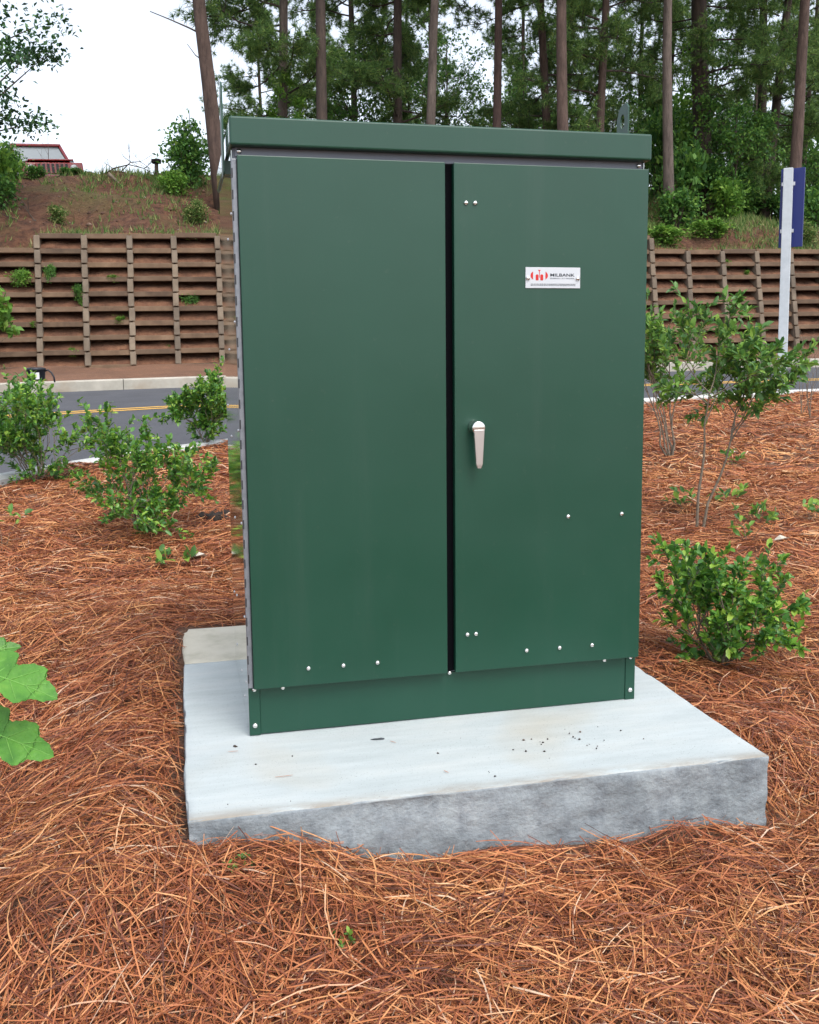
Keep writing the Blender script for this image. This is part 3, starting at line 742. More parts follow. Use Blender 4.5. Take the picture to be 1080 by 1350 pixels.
def shrub(name, label, cat, base, h, w, seed, mat, leaf=(.03, .045), ratio=.5, stems=7, kids=(3, 3, 3), maxlev=3, per=9, bare=0., splay=.55, trunk=.008, group=None, lean=(0, 0), spread=.75, tip=True):
    r = np.random.default_rng(seed); out, tw = [], []
    for i in range(stems):
        a = 2 * math.pi * (i + r.uniform(-.3, .3)) / stems; s_ = splay * r.uniform(.35, 1.1)
        d = norm(np.array([math.cos(a) * s_, math.sin(a) * s_, 1.0]))
        b = np.array([math.cos(a), math.sin(a), 0]) * .025 * r.random()
        if bare:
            q = b + d * bare * r.uniform(.85, 1.1) + r.normal(0, .012, 3); mid = (b + q) / 2 + np.append(r.normal(0, .02, 2), 0)
            out.append(([b, mid, q], [trunk, trunk * .9, trunk * .75])); b = q
        grow(r, b, d, .34, trunk * .75, 0, maxlev, kids, spread, out, tw)
    if not bare and trunk > .006:                                     # short leafy shoots low on the stems
        for pts, rad in list(out):
            if rad[0] > trunk * .7:
                for q in range(2):
                    f = r.uniform(.12, .8) * 4; i = int(f); p0 = pts[i] + (pts[i + 1] - pts[i]) * (f - i); grow(r, p0, norm(rand_dirs(r, 1)[0] * np.array([1, 1, .5]) + np.array([0, 0, .25])), .17, trunk * .3, maxlev - 1, maxlev, kids, spread, out, tw)
    LP, LD, LN = [], [], []
    for pts in tw:
        pts = np.array(pts); k = per
        f = r.random(k) ** .7 * (len(pts) - 1.001); i = f.astype(int); p = pts[i] + (pts[i + 1] - pts[i]) * (f - i)[:, None]
        dd = norm(pts[-1] - pts[0]); ld = norm(dd * .7 + rand_dirs(r, k) * .9 + np.array([0, 0, .2]))
        LP.append(p); LD.append(ld); LN.append(norm(np.array([0, 0, 1.]) + rand_dirs(r, k) * .7))
    LP, LD, LN = map(np.concatenate, (LP, LD, LN))
    lo, hi = np.percentile(LP, 1.5, 0), np.percentile(LP, 98.5, 0)
    sx = w / (hi[0] - lo[0]); sz = h / hi[2]; sy = w / (hi[1] - lo[1]); cxm = (hi + lo) / 2
    def fit(p):
        p = np.asarray(p, float); q = p.copy(); t = np.clip(p[..., 2] / hi[2], 0, 1)
        q[..., 0] = (p[..., 0] - cxm[0] * t) * sx + lean[0] * t; q[..., 1] = (p[..., 1] - cxm[1] * t) * sy + lean[1] * t; q[..., 2] = p[..., 2] * sz; return q
    root = empty(name, base); tag(root, label, cat, group)
    mb = MB()
    for pts, rad in out:
        mb.tube([fit(p) for p in pts], rad, 5, False)
    mb.build('stems', M_twig, root, True)
    n = len(LP); Ls = r.uniform(*leaf, n); Ls *= .75 + .5 * r.random(n)
    add('leaves', leaf_mesh('leaves', fit(LP), LD, LN, Ls, Ls * ratio * r.uniform(.8, 1.2, n)), mat, root)
    return root


def on_straw(px, py):
    p = gp(px, py); return (p[0], p[1], float(ground_h(p[0], p[1])) - .01)


HG = 'young evergreen shrubs planted in the pine straw'
shrub('evergreen_shrub', 'bushy young holly shrub by the right edge of the concrete pad', 'shrub', on_straw(950, 884), .50, .54, 11, M_box, (.026, .042), .55, 8, (3, 3, 3), 3, 11, group=HG, splay=.95, lean=(0, 0))
shrub('evergreen_shrub', 'open upright young shrub nearest the left side of the cabinet', 'shrub', on_straw(190, 700), .78, .80, 12, M_box, (.032, .052), .5, 9, (3, 3, 3), 3, 10, group=HG, splay=.95)
shrub('evergreen_shrub', 'dense shrub at the left edge of the photo in front of the road', 'shrub', on_straw(48, 636), .88, .86, 13, M_box, (.036, .06), .5, 9, (3, 3, 3), 3, 12, group=HG, splay=.85)
shrub('evergreen_shrub', 'small conical shrub at the near kerb partly behind the cabinet', 'shrub', on_straw(272, 590), .74, .68, 14, M_box, (.038, .062), .5, 8, (3, 3, 3), 3, 14, group=HG, splay=.7)
LG = 'leggy young shrubs right of the cabinet'
shrub('leggy_shrub', 'tall leggy shrub with two bare stems in front of the sign post', 'shrub', on_straw(924, 697), 1.50, .80, 21, M_wax, (.042, .072), .42, 2, (5, 4, 3), 3, 16, bare=.34, splay=.14, trunk=.011, group=LG, lean=(.24, 0), spread=.95)
shrub('leggy_shrub', 'many stemmed leafy shrub rising right behind the cabinet edge', 'shrub', on_straw(884, 606), 1.45, .85, 22, M_wax, (.042, .075), .42, 6, (4, 3, 3), 3, 8, bare=.2, splay=.22, trunk=.011, group=LG, lean=(-.12, .1), spread=.8)
SG = 'seedlings sprouting from the pine straw'
for i, (px, py, h, w, lab) in enumerate(((965, 660, .10, .22, 'low green seedling right of the two bare stems'), (904, 672, .14, .16, 'small seedling left of the two bare stems'), (966, 612, .16, .12, 'upright seedling beside a pale scrap in the straw'),
                                          (985, 722, .20, .30, 'pale sprout growing behind the holly shrub at the pad'), (1078, 690, .12, .16, 'seedling at the right edge of the photo'), (3, 722, .26, .26, 'leafy sprig at the left edge of the photo below the road shrubs'),
                                          (228, 742, .07, .22, 'low weed below the open upright shrub'), (1000, 690, .10, .14, 'tiny sprout farther right behind the holly shrub'), (318, 1212, .035, .05, 'tiny green sprout in the straw in front of the pad left half'), (450, 1276, .035, .05, 'tiny green sprout in the nearest straw below the pad middle'))):
    shrub('seedling', lab, 'seedling', on_straw(px, py), h, w, 30 + i, M_wax, (.045, .075) if h > .06 else (.012, .022), .5, 3, (2,), 1, 5, group=SG, splay=.8, trunk=.003)
# bare stalks at the far right
r_ = np.random.default_rng(77)
for px, py, h, lab in ((1056, 552, .95, 'bunch of bare pale stalks near the right edge by the kerb'), (1068, 556, .75, 'shorter bare stalk at the right edge')):
    b = np.array(on_straw(px, py)); out, tw = [], []
    for i in range(3): grow(r_, (0, 0, 0), norm(np.array([r_.normal(0, .18), r_.normal(0, .15), 1])), h * .55, .006, 0, 2, (2, 2), .45, out, tw)
    mb = MB(); [mb.tube(p, q, 5, False) for p, q in out]; root = mb.build('bare_stalks', M_twig, None, True); root.location = b.tolist(); tag(root, lab, 'stalks', 'bare stalks')

# big lobed leaves reaching in at the left edge
hyd = empty('hydrangea_plant', (-1.05, 1.95, float(ground_h(-1.05, 1.95))))
tag(hyd, 'bright green lobed hydrangea leaves reaching in at the left edge of the photo', 'plant')
mh, nh, bh = new_mat('lobed_leaf')
t_ = noise_node(nh, 18, 5, .6); rp = ramp(nh, t_.outputs[0], [(.3, (.045, .165, .022)), (.55, (.085, .25, .032)), (.75, (.15, .33, .05))]); nh.links.new(rp.outputs[0], bh.inputs['Base Color']); bh.inputs['Roughness'].default_value = .5
trn = nh.nodes.new('ShaderNodeBsdfTranslucent'); nh.links.new(rp.outputs[0], trn.inputs[0]); msx = nh.nodes.new('ShaderNodeMixShader'); msx.inputs[0].default_value = .22
tb_ = noise_node(nh, 90, 4, .6); bump(nh, bh, tb_.outputs[0], .5, .004)
nh.links.new(bh.outputs[0], msx.inputs[1]); nh.links.new(trn.outputs[0], msx.inputs[2]); nh.links.new(msx.outputs[0], nh.nodes['Material Output'].inputs[0])
vary(mh, .55, 1.15)
for q_ in [x_ for x_ in nh.nodes if x_.type == 'BSDF_TRANSLUCENT']: nh.links.new(bh.inputs['Base Color'].links[0].from_socket, q_.inputs[0])
M_vein = mat_plain('leaf_vein', (.16, .36, .07), .5)


def lobed_leaf(base, tip, side_hint, size, seed):
    """five-lobed toothed leaf with raised veins between base and tip (world points)"""
    r = np.random.default_rng(seed); hb = np.array(hyd.location)
    base = np.array(base) - hb; tip = np.array(tip) - hb; D = tip - base; L = np.linalg.norm(D); D /= L; S = norm(np.cross(D, side_hint)); Nn = np.cross(S, D)
    half = [(0, 0), (-.04, .10), (-.02, .22), (.06, .33), (.18, .41), (.30, .44), (.36, .40), (.37, .33), (.36, .27), (.42, .26), (.54, .32), (.66, .37), (.74, .35), (.76, .28), (.755, .21), (.80, .19), (.88, .16), (.95, .09), (1, 0)]
    zf = lambda a, w_: .16 * w_ - .16 * a * a + .012 * math.sin(a * 30 - w_ * 26) * min(w_ * 6, 1)
    pts = []
    for i in range(len(half) - 1):                      # teeth along the margin
        a, b = np.array(half[i]), np.array(half[i + 1]); n = 3
        for k in range(n):
            q = a + (b - a) * k / n; nn = np.array([-(b - a)[1], (b - a)[0]]); q = q + nn * (.14 if k == 1 else 0); pts.append(q)
    pts.append(np.array(half[-1])); V, F, cols = [], [], 6
    for sg in (1, -1):
        b0 = len(V)
        for (a, w_) in pts:
            for j in range(cols + 1):
                f = j / cols; ww = w_ * f; am = a + (.0 if f else 0)
                zz = zf(a, ww)
                V.append(base + L * (D * am + S * sg * ww * size + Nn * zz))
        for i in range(len(pts) - 1):
            for j in range(cols):
                q = b0 + i * (cols + 1) + j; f_ = (q, q + 1, q + cols + 2, q + cols + 1); F.append(f_ if sg > 0 else f_[::-1])
    me = np_mesh('leaf', V, F); lf = add('leaf', me, mh, hyd, True)
    mb = MB(); fx = lambda a, w_, sg: base + L * (D * a + S * sg * w_ * size + Nn * (zf(a, w_) + .002))
    mb.tube([fx(a, 0, 1) for a in np.linspace(0, .97, 9)], [.0016 * (1 - .7 * k / 8) for k in range(9)], 5)
    for a, b_, c_ in ((.05, .27, .40), (.22, .30, .24), (.42, .68, .33), (.62, .83, .16)):
        for sg in (1, -1): mb.tube([fx(a + (b_ - a) * k / 4, c_ * k / 4 * .9, sg) for k in range(5)], [.0011 * (1 - .7 * k / 4) for k in range(5)], 4)
    mb.build('vein', M_vein, lf, True)
    return lf


mb = MB(); stem0 = np.array(hyd.location)
J = [at(-95, 1190, 1.95), at(-90, 1050, 1.92), at(-80, 940, 1.9), at(-75, 860, 1.88)]
mb.tube([np.zeros(3)] + [j - stem0 for j in J], [.008, .007, .006, .005, .004], 7)
for a_, b_, hint, sz, sd_ in ((at(-28, 884, 1.9), at(68, 908, 1.82), (0, -.55, .85), .66, 1), (at(-30, 958, 1.9), at(58, 990, 1.80), (-.1, -.75, .6), .60, 2), (at(-52, 868, 1.97), at(24, 846, 1.99), (.1, -.6, .8), .62, 3),
                              (at(-110, 900, 1.9), at(-200, 930, 1.8), (0, -.5, .8), 1, 4), (at(-95, 850, 1.9), at(-120, 770, 1.95), (0, -.6, .8), 1, 5)):
    mb.tube([J[2] - stem0, (J[2] + a_) / 2 - stem0 + np.array([0, 0, .015]), a_ - stem0], [.003, .0026, .0022], 6)
    lobed_leaf(a_, b_, np.array(hint, float), sz, sd_)
mb.build('stem', M_twig, hyd, True)

# ------------------------------------------------------------------ trees and bushes on the embankment
def tuft_arrays(r, P, D, n, L, W, cone=.9):
    """thin triangles radiating from each tuft point P around D"""
    k = len(P); Pn = np.repeat(P, n, 0); Dn = np.repeat(D, n, 0)
    d = norm(Dn * r.uniform(.15, 1.1, (k * n, 1)) + rand_dirs(r, k * n) * cone); l = L * r.uniform(.7, 1.2, (k * n, 1))
    s = norm(np.cross(d, rand_dirs(r, k * n))) * W
    return np.stack([Pn - s, Pn + s, Pn + d * l], 1).reshape(-1, 3)


def make_pine(seed, z0, z1, nb, blen, tufts=6, needles=20):
    """branches and needle crown of a pine 20 m tall, foliage between z0 and z1; returns two meshes"""
    r = np.random.default_rng(seed); mb = MB(); TP, TD = [], []
    for i in range(nb):
        z = z0 + (z1 - z0) * (i + r.random()) / nb; a = r.uniform(0, 2 * math.pi); f = 1 - .55 * (z - z0) / (z1 - z0)
        L = blen * f * r.uniform(.55, 1.15); el = r.uniform(-.15, .35)
        d = np.array([math.cos(a) * math.cos(el), math.sin(a) * math.cos(el), math.sin(el)]); p = np.array([0, 0, z]); pts = [p]; m = 6
        for k in range(m):
            d = norm(d + r.normal(0, .16, 3) + np.array([0, 0, .05 * (k - 2)])); pts.append(pts[-1] + d * L / m)
        mb.tube(pts, [.035 * f * (1 - .8 * k / m) + .006 for k in range(m + 1)], 5, False)
        for k in range(2, m + 1):
            for q in range(3 if k < m else 4):
                dd = norm(d * .6 + rand_dirs(r, 1)[0] * .9 + np.array([0, 0, .12])); l2 = r.uniform(.35, .9) * (L / blen + .3)
                e = pts[k] + dd * l2; mb.tube([pts[k], (pts[k] + e) / 2 + r.normal(0, .04, 3), e], [.012, .009, .005], 4, False)
                t = np.linspace(.35, 1.05, tufts)[:, None]; TP.append(pts[k] + dd * l2 * t + r.normal(0, .09, (tufts, 3))); TD.append(np.repeat(dd[None], tufts, 0))
    TP, TD = np.concatenate(TP), np.concatenate(TD)
    V = tuft_arrays(r, TP, TD, needles, .24, .012); F = np.arange(len(V)).reshape(-1, 3)
    cm = np_mesh('crown', V, F); cm.materials.append(M_pine)
    bm_ = mb.mesh('branches'); bm_.materials.append(M_bark[1])
    return bm_, cm


PINES = {'high': [make_pine(201, 8.5, 19.5, 34, 3.2), make_pine(202, 7.5, 19.5, 34, 3.4)], 'full': [make_pine(203, 2.0, 19, 46, 3.3), make_pine(204, 1.2, 18, 50, 3.0), make_pine(205, 3.2, 19, 44, 3.6)]}


def pine(label, x, y, lean, diam, bark_i, kind, vi, rz, group, height=20., z=None, trunk_n=11):
    z = float(emb_z(x, y)) - .15 if z is None else z
    root = empty('pine_tree', (x, y, z)); tag(root, label, 'tree', group)
    r = np.random.default_rng(int(abs(x * 97 + y * 13)))
    pts, rad = [], []; H = 20.; wob = np.cumsum(r.normal(0, .022, (12, 2)), 0)
    for i in range(12):
        t = i / 11; pts.append((lean[0] * t * H + wob[i, 0] * min(t * 6, 1), lean[1] * t * H + wob[i, 1] * min(t * 6, 1), t * H)); rad.append(diam / 2 * (1.18 if i == 0 else 1.02 - .75 * t))
    MB().tube(pts, rad, trunk_n).build('trunk', M_bark[bark_i], root, True)
    b, c = PINES[kind][vi % len(PINES[kind])]
    for nm, me in (('branches', b), ('crown', c)):
        q = add(nm, me, None, root)
        q.matrix_basis = Matrix(((1, 0, lean[0], 0), (0, 1, lean[1], 0), (0, 0, 1, 0), (0, 0, 0, 1))) @ Matrix.Rotation(rz, 4, 'Z')
    return root


FG = 'pine trees along the front of the embankment'
front = [(287, 265, 20, 29.5, 0, 'high', 'leaning bare brown pine trunk just left of the cabinet lid'), (371, 371, 13, 33, 2, 'full', 'pale pine trunk with green vine above the left door'),
         (425, 420, 15, 31.5, 1, 'high', 'thick dark pine trunk above the left door'), (466, 461, 9, 40, 1, 'full', 'thin dark pine trunk behind the thick dark one'),
         (526, 527, 13, 35, 1, 'full', 'straight dark pine trunk above the gap between the doors'), (566, 573, 13, 32, 2, 'high', 'pale tan pine trunk above the gap between the doors'),
         (655, 657, 12, 33, 3, 'high', 'reddish dark pine trunk above the right door'), (723, 713, 12, 37, 0, 'full', 'slim pine trunk leaning left behind the grey brown one'),
         (744, 741, 16, 30.5, 0, 'high', 'grey brown pine trunk above the nameplate'), (787, 794, 12, 34, 0, 'full', 'brown pine trunk just left of the right lifting plate'),
         (880, 874, 14, 32.5, 2, 'high', 'pale pine trunk standing right beside the cabinet edge'), (926, 920, 25, 37, 1, 'full', 'thick dark pine trunk wrapped in ivy'),
         (1003, 1009, 13, 39, 1, 'high', 'dark pine trunk left of the blue sign'), (1018, 1043, 13, 38, 1, 'full', 'dark pine trunk leaning right above the blue sign'),
         (1050, 1062, 16, 33, 0, 'high', 'brown pine trunk directly above the blue sign')]
for i, (p2, p0, wpx, dp, bk, kd, lab) in enumerate(front):
    a = at(p2, 200, dp); b = at(p0, 0, dp); ln = (b - a) / (b[2] - a[2]); zb = float(emb_z(a[0], a[1]))
    x, y = a[0] + ln[0] * (zb - a[2]), a[1]
    tree_ = pine(lab, x, y, (ln[0], 0.0), wpx * dp / FPX, bk, kd, i, i * 1.7, FG)
    if i == 0: lean_pine = tree_
BG_ = 'pines filling the wood behind the front trunks'
r_ = np.random.default_rng(91)
for i in range(11):
    px = 360 + i * 76 + r_.uniform(-25, 25); dp = r_.uniform(42, 60); a = at(px, 200, dp)
    pine('pine deep in the wood behind the front row of trunks', a[0], a[1], (r_.normal(0, .02), 0), r_.uniform(.2, .34), int(r_.integers(0, 2)), 'full', i, r_.uniform(0, 6.28), BG_, trunk_n=8)


def make_bush(seed, n, leaf, shape=(1, 1, 1), clumps=16, spread=.24):
    """foliage of a bush one metre across and one metre high: leaves on clumps through its volume"""
    r = np.random.default_rng(seed); C = rand_dirs(r, clumps) * r.uniform(.1, .40, (clumps, 1)) * np.array([1, 1, 1.05]) + np.array([0, 0, .52])
    k = r.integers(0, clumps, n); P = C[k] + r.normal(0, spread * .5, (n, 3)) * r.uniform(.5, 1.2, clumps)[k][:, None]; P = P[P[:, 2] > .01]; n = len(P)
    D = norm(rand_dirs(r, n) + norm(P - np.array([0, 0, .4])) * .7); N_ = norm(np.array([0, 0, 1.]) + rand_dirs(r, n) * .8)
    l = r.uniform(*leaf, n); me = leaf_mesh('foliage', P, D, N_, l, l * r.uniform(.45, .75, n), False)
    mb = MB()
    for c_ in C: mb.tube([(0, 0, 0), c_ * np.array([.45, .45, .5]) + r.normal(0, .03, 3), c_], [.016, .011, .006], 5, False)
    return me, mb.mesh('stems')


BUSH = [make_bush(301, 1500, (.07, .13)), make_bush(302, 2600, (.05, .095), clumps=26), make_bush(303, 620, (.12, .22), clumps=10, spread=.3)]
for _, s_ in BUSH: s_.materials.append(M_twigd)
bush_mats = {}


def bush(label, px, py, dp, w, h, vi, mat, rz=0, group='bushes on the embankment', z=None, name='bush', cat='bush', flat=.8):
    p = at(px, py, dp); zz = p[2] if z is None else z
    root = empty(name, (p[0], p[1], zz), rz); tag(root, label, cat, group)
    key = (vi, mat.name)
    if key not in bush_mats:
        me = BUSH[vi][0].copy(); me.materials.clear(); me.materials.append(mat); bush_mats[key] = me
    for nm, me in (('foliage', bush_mats[key]), ('stems', BUSH[vi][1])):
        q = add(nm, me, None, root); q.scale = (w, w * flat, h)
    return root


def pxm(d, dp): return d * dp / FPX


for i, (lab, px, py, dp, w, h, vi, mt) in enumerate((
        ('dark green bush on the crest left of the leaning pine', 252, 285, 31, 80, 78, 1, M_broad), ('low lighter bush under the crest bush left of the cabinet', 232, 282, 30, 44, 34, 0, M_broadl), ('rounded grassy bush above the crib wall left of the cabinet', 257, 312, 28.5, 46, 32, 1, M_grass),
        ('dark bush in front of the red car', 14, 252, 31, 50, 44, 1, M_broad), ('small bush hiding the lower corner of the red car', 48, 244, 31, 40, 22, 0, M_broad), ('light green bush on the slope at the left edge', 2, 285, 29, 44, 60, 2, M_broadl), ('mid green bush at the left edge just above the crib wall', 2, 320, 27.5, 60, 50, 0, M_broad),
        ('weedy bush at the top corner of the crib wall left end', 75, 312, 27.3, 30, 24, 0, M_grass),
        ('bush at the foot of the pale pine beside the cabinet', 893, 300, 32, 64, 56, 0, M_broad), ('tall leafy bush behind the pale pine by the cabinet', 905, 285, 35, 76, 110, 0, M_broad), ('broad bush under the ivy wrapped pine', 940, 268, 37, 80, 70, 1, M_broad), ('bush between the ivy wrapped pine and the sign', 975, 262, 38, 84, 64, 0, M_broad),
        ('low light weeds left above the right crib wall', 872, 330, 30, 60, 26, 0, M_broadl), ('low light weeds in the middle above the right crib wall', 935, 322, 31, 62, 30, 0, M_broadl), ('grassy tuft right of the sign post above the crib wall', 1060, 328, 31, 44, 30, 1, M_grass), ('leafy bush right behind the blue sign', 1068, 300, 36, 60, 70, 0, M_broad), ('dark bush at the right edge behind the sign', 1090, 290, 38, 70, 90, 1, M_broad), ('bush behind the sign post lower right', 1015, 285, 38, 60, 50, 0, M_broad),
        ('tall bush just right of the cabinet edge behind the pale pine', 868, 290, 40, 70, 130, 0, M_broad), ('leafy bush far back between the pale pine and the ivy wrapped pine', 900, 280, 43, 100, 150, 1, M_broadl), ('leafy bush far back under the broad leaved tree', 985, 285, 44, 110, 120, 1, M_broad), ('bright bush right of the ivy wrapped pine foot', 955, 280, 35, 60, 62, 0, M_broadl), ('tall dark bush far back at the right edge', 1060, 295, 46, 120, 150, 1, M_broad), ('leafy weed under the red car front', 96, 240, 31.3, 44, 14, 0, M_broad))):
    p = at(px, py, dp); g = float(emb_z(p[0], p[1])) - .05
    bush(lab, px, py, dp, pxm(w, dp), pxm(h, dp), vi, mt, i * 1.3, z=g)
# broad-leaved young trees
def leafy_tree(label, px, py, dp, top_py, wpx, seed, mat, leaf=(.09, .17), n=5200, group='broad leaved trees on the embankment', lean=0, clumps=34, trunk=.06, low=.25, zb=None):
    r = np.random.default_rng(seed); p = at(px, py, dp); zb = float(emb_z(p[0], p[1])) - .1 if zb is None else zb; H = at(px, top_py, dp)[2] - zb; Wd = pxm(wpx, dp)
    root = empty('leafy_tree', (p[0], p[1], zb)); tag(root, label, 'tree', group)
    C = rand_dirs(r, clumps) * r.uniform(.35, 1.0, (clumps, 1)) ** .6 * np.array([Wd / 2, Wd / 2, H * (1 - low) / 2]) + np.array([lean, 0, H * (low + (1 - low) / 2)])
    k = r.integers(0, clumps, n); rad = r.uniform(.10, .22, clumps) * min(Wd, H); P = C[k] + np.clip(r.normal(0, .5, (n, 3)), -.85, .85) * rad[k][:, None] * np.array([1, 1, .6])
    D = norm(rand_dirs(r, n) + np.array([0, 0, -.25])); N_ = norm(np.array([0, 0, 1.]) + rand_dirs(r, n) * .8); l = r.uniform(*leaf, n)
    add('crown', leaf_mesh('crown', P, D, N_, l, l * r.uniform(.45, .7, n), False), mat, root)
    mb = MB(); mb.tube([(0, 0, 0), (lean * .3, 0, H * .4), (lean * .8, .05, H * .72), (lean, 0, H * .95)], [trunk, trunk * .8, trunk * .5, trunk * .2], 8)
    mb.build('trunk', M_bark[1], root, True); mb = MB()
    for c_ in C: t = r.uniform(.3, .8); b0 = np.array([lean * t, 0, H * min(t, max(.15, (c_[2] / H) * .8))]); mb.tube([b0, (b0 + c_) / 2 + r.normal(0, .06, 3), c_], [trunk * .32, trunk * .2, .006], 5, False)
    mb.build('limbs', M_twigd, root, True)
    return root


leafy_tree('broad leaved tree between the ivy wrapped pine and the blue sign', 968, 262, 36, 110, 120, 401, M_broad)
leafy_tree('tall slender broad leaved tree behind the ivy wrapped pine', 935, 262, 41, 20, 90, 402, M_broad)
leafy_tree('broad leaved tree at the right edge behind the blue sign', 1085, 285, 40, 140, 100, 403, M_broad)
leafy_tree('slim leafy sapling on the crest left of the leaning pine', 253, 240, 31, 138, 40, 404, M_broad, (.08, .14), 230, clumps=11, trunk=.03, low=.15)
leafy_tree('leafy tree hanging over the left edge of the sky', -40, 300, 26, -110, 230, 405, M_broadd, (.11, .19), 7000, clumps=46, trunk=.12, low=.28)
leafy_tree('vine covered sapling around the pale trunk above the left door', 380, 230, 32.5, 92, 52, 406, M_broadl, (.08, .15), 1500, clumps=18, trunk=.03, low=.3)
leafy_tree('bushy tree behind the pale tan pine over the door gap', 590, 240, 42, 40, 130, 411, M_broad, (.1, .18), 3000)
leafy_tree('bushy tree behind the reddish pine over the right door', 690, 240, 43, 60, 130, 412, M_broad, (.1, .18), 3000)
leafy_tree('mid green tree behind the cabinet near the left lid', 470, 230, 37, 60, 110, 407, M_broad, (.1, .18), 2600)
leafy_tree('mid green tree behind the cabinet near the right lifting plate', 800, 240, 38, 120, 120, 408, M_broad, (.1, .18), 2600)
# ivy up the thick dark trunk
p = at(918, 190, 36.6); r_ = np.random.default_rng(17); n = 1500; zs = r_.uniform(-3.2, 3.6, n); an = r_.uniform(0, 6.28, n); rr = .36 + np.abs(r_.normal(0, .12, n)) * (1 + (zs < 0)); P = np.stack([np.cos(an) * rr - .012 * zs, np.sin(an) * rr, zs], -1); l = r_.uniform(.09, .16, n)
q = add('ivy', leaf_mesh('ivy', P, rand_dirs(r_, n), norm(P * np.array([1, 1, 0]) + rand_dirs(r_, n) * .5), l, l * .7, False), M_broadl); q.location = (p[0], p[1] + .4, p[2]); tag(q, 'green ivy climbing the thick dark pine trunk right of the cabinet', 'ivy')

# weeds growing out of the crib wall
for i, (px, py, w, h, vi, mt, lab) in enumerate(((30, 377, 36, 22, 0, M_broadl, 'bushy weed in the upper left cells of the crib wall'), (68, 372, 18, 24, 0, M_broad, 'weed beside the leftmost tall header'), (104, 396, 28, 22, 0, M_broad, 'drooping weed left of the second header column'), (108, 410, 14, 18, 0, M_broadl, 'small weed at the second header column'), (150, 372, 22, 10, 0, M_broadl, 'flat weed in an upper cell between second and third columns'),
        (160, 428, 30, 12, 0, M_broadl, 'spreading weed in the middle cells between second and third columns'), (173, 415, 10, 12, 0, M_broad, 'round weed touching the third header column'), (254, 405, 26, 20, 0, M_broad, 'weed in the cell just left of the cabinet'), (45, 432, 16, 9, 0, M_broadl, 'low weed near the left edge of the crib wall'), (95, 470, 18, 12, 0, M_broadl, 'weed in the lowest cell by the second column'), (957, 352, 18, 10, 0, M_broadl, 'weed in the top cells of the right crib wall'), (985, 364, 14, 8, 0, M_broadl, 'little weed left of the sign post in the crib wall'), (222, 462, 14, 8, 0, M_broad, 'tiny weed low in the wall left of the cabinet'))):
    s_ = (px - 150) / 820 * 17.47; dp = 25.0 + 3.8 * (px - 150) / 820 + .12 + (488 - py) / 165 * .55
    bush(lab, px, py, dp, pxm(w, dp), pxm(h, dp), vi, mt, i, group='weeds in the crib wall', name='weed', cat='weed', flat=.5)
leafy_tree('leafy sapling in front of the crib wall at the left edge', -4, 486, 23.4, 378, 50, 409, M_broadl, (.16, .26), 240, group=None, clumps=14, trunk=.02, low=.35, zb=float(plane_z(23.4)))

# grass and weeds over the slope
r_ = np.random.default_rng(61); N = 44000
s_ = r_.uniform(-10, 26, N); t_ = r_.uniform(.75, 13, N); x = WA[0] + WE[0] * s_ + WN[0] * t_; y = WA[1] + WE[1] * s_ + WN[1] * t_
dens = vnoise(x * .55, y * .55, 51) * .7 + vnoise(x * 1.7, y * 1.7, 52) * .5; ok = dens > r_.uniform(.5, 1.0, N) - .10 - .14 * (s_ > 12); x, y = x[ok], y[ok]
P = np.stack([x, y, emb_z(x, y) - .01], -1); k = 3; Pn = np.repeat(P, k, 0) + r_.normal(0, .05, (len(P) * k, 3)) * np.array([1, 1, .0]); n = len(Pn)
d = norm(np.array([0, 0, 1.]) + rand_dirs(r_, n) * .6); l = r_.uniform(.08, .30, (n, 1)) * (.6 + .8 * np.repeat(vnoise(x * .8, y * .8, 53), k)[:, None]); sdv = norm(np.cross(d, rand_dirs(r_, n))) * r_.uniform(.008, .022, (n, 1))
V = np.stack([Pn - sdv, Pn + sdv, Pn + d * l], 1).reshape(-1, 3)
o = add('slope_weeds', np_mesh('slope_weeds', V, np.arange(len(V)).reshape(-1, 3)), M_grass); tag(o, 'thin patchy grass and weeds on the red clay slope above the crib wall', 'weeds', kind='stuff')
# clods and stones on the slope
N = 3500; s_ = r_.uniform(-8, 24, N); t_ = r_.uniform(.9, 9, N); x = WA[0] + WE[0] * s_ + WN[0] * t_; y = WA[1] + WE[1] * s_ + WN[1] * t_; z = emb_z(x, y); sz = r_.uniform(.012, .04, N) * (1 + 1.3 * (r_.random(N) < .04))
ov = np.array([(1, 0, 0), (-1, 0, 0), (0, 1, 0), (0, -1, 0), (0, 0, .7), (0, 0, -.6)]); of = np.array([(0, 2, 4), (2, 1, 4), (1, 3, 4), (3, 0, 4), (2, 0, 5), (1, 2, 5), (3, 1, 5), (0, 3, 5)])
V = np.stack([x, y, z], -1)[:, None] + ov[None] * sz[:, None, None] * r_.uniform(.6, 1.4, (N, 6, 1)); F = (np.arange(N)[:, None, None] * 6 + of[None]).reshape(-1, 3)
o = add('clods', np_mesh('clods', V.reshape(-1, 3), F), mat_leaf('clods', [(0, (.06, .03, .02)), (.7, (.15, .085, .055)), (1, (.26, .21, .17))], .9, 0)); tag(o, 'loose clods and stones scattered on the red clay slope', 'clods', kind='stuff')

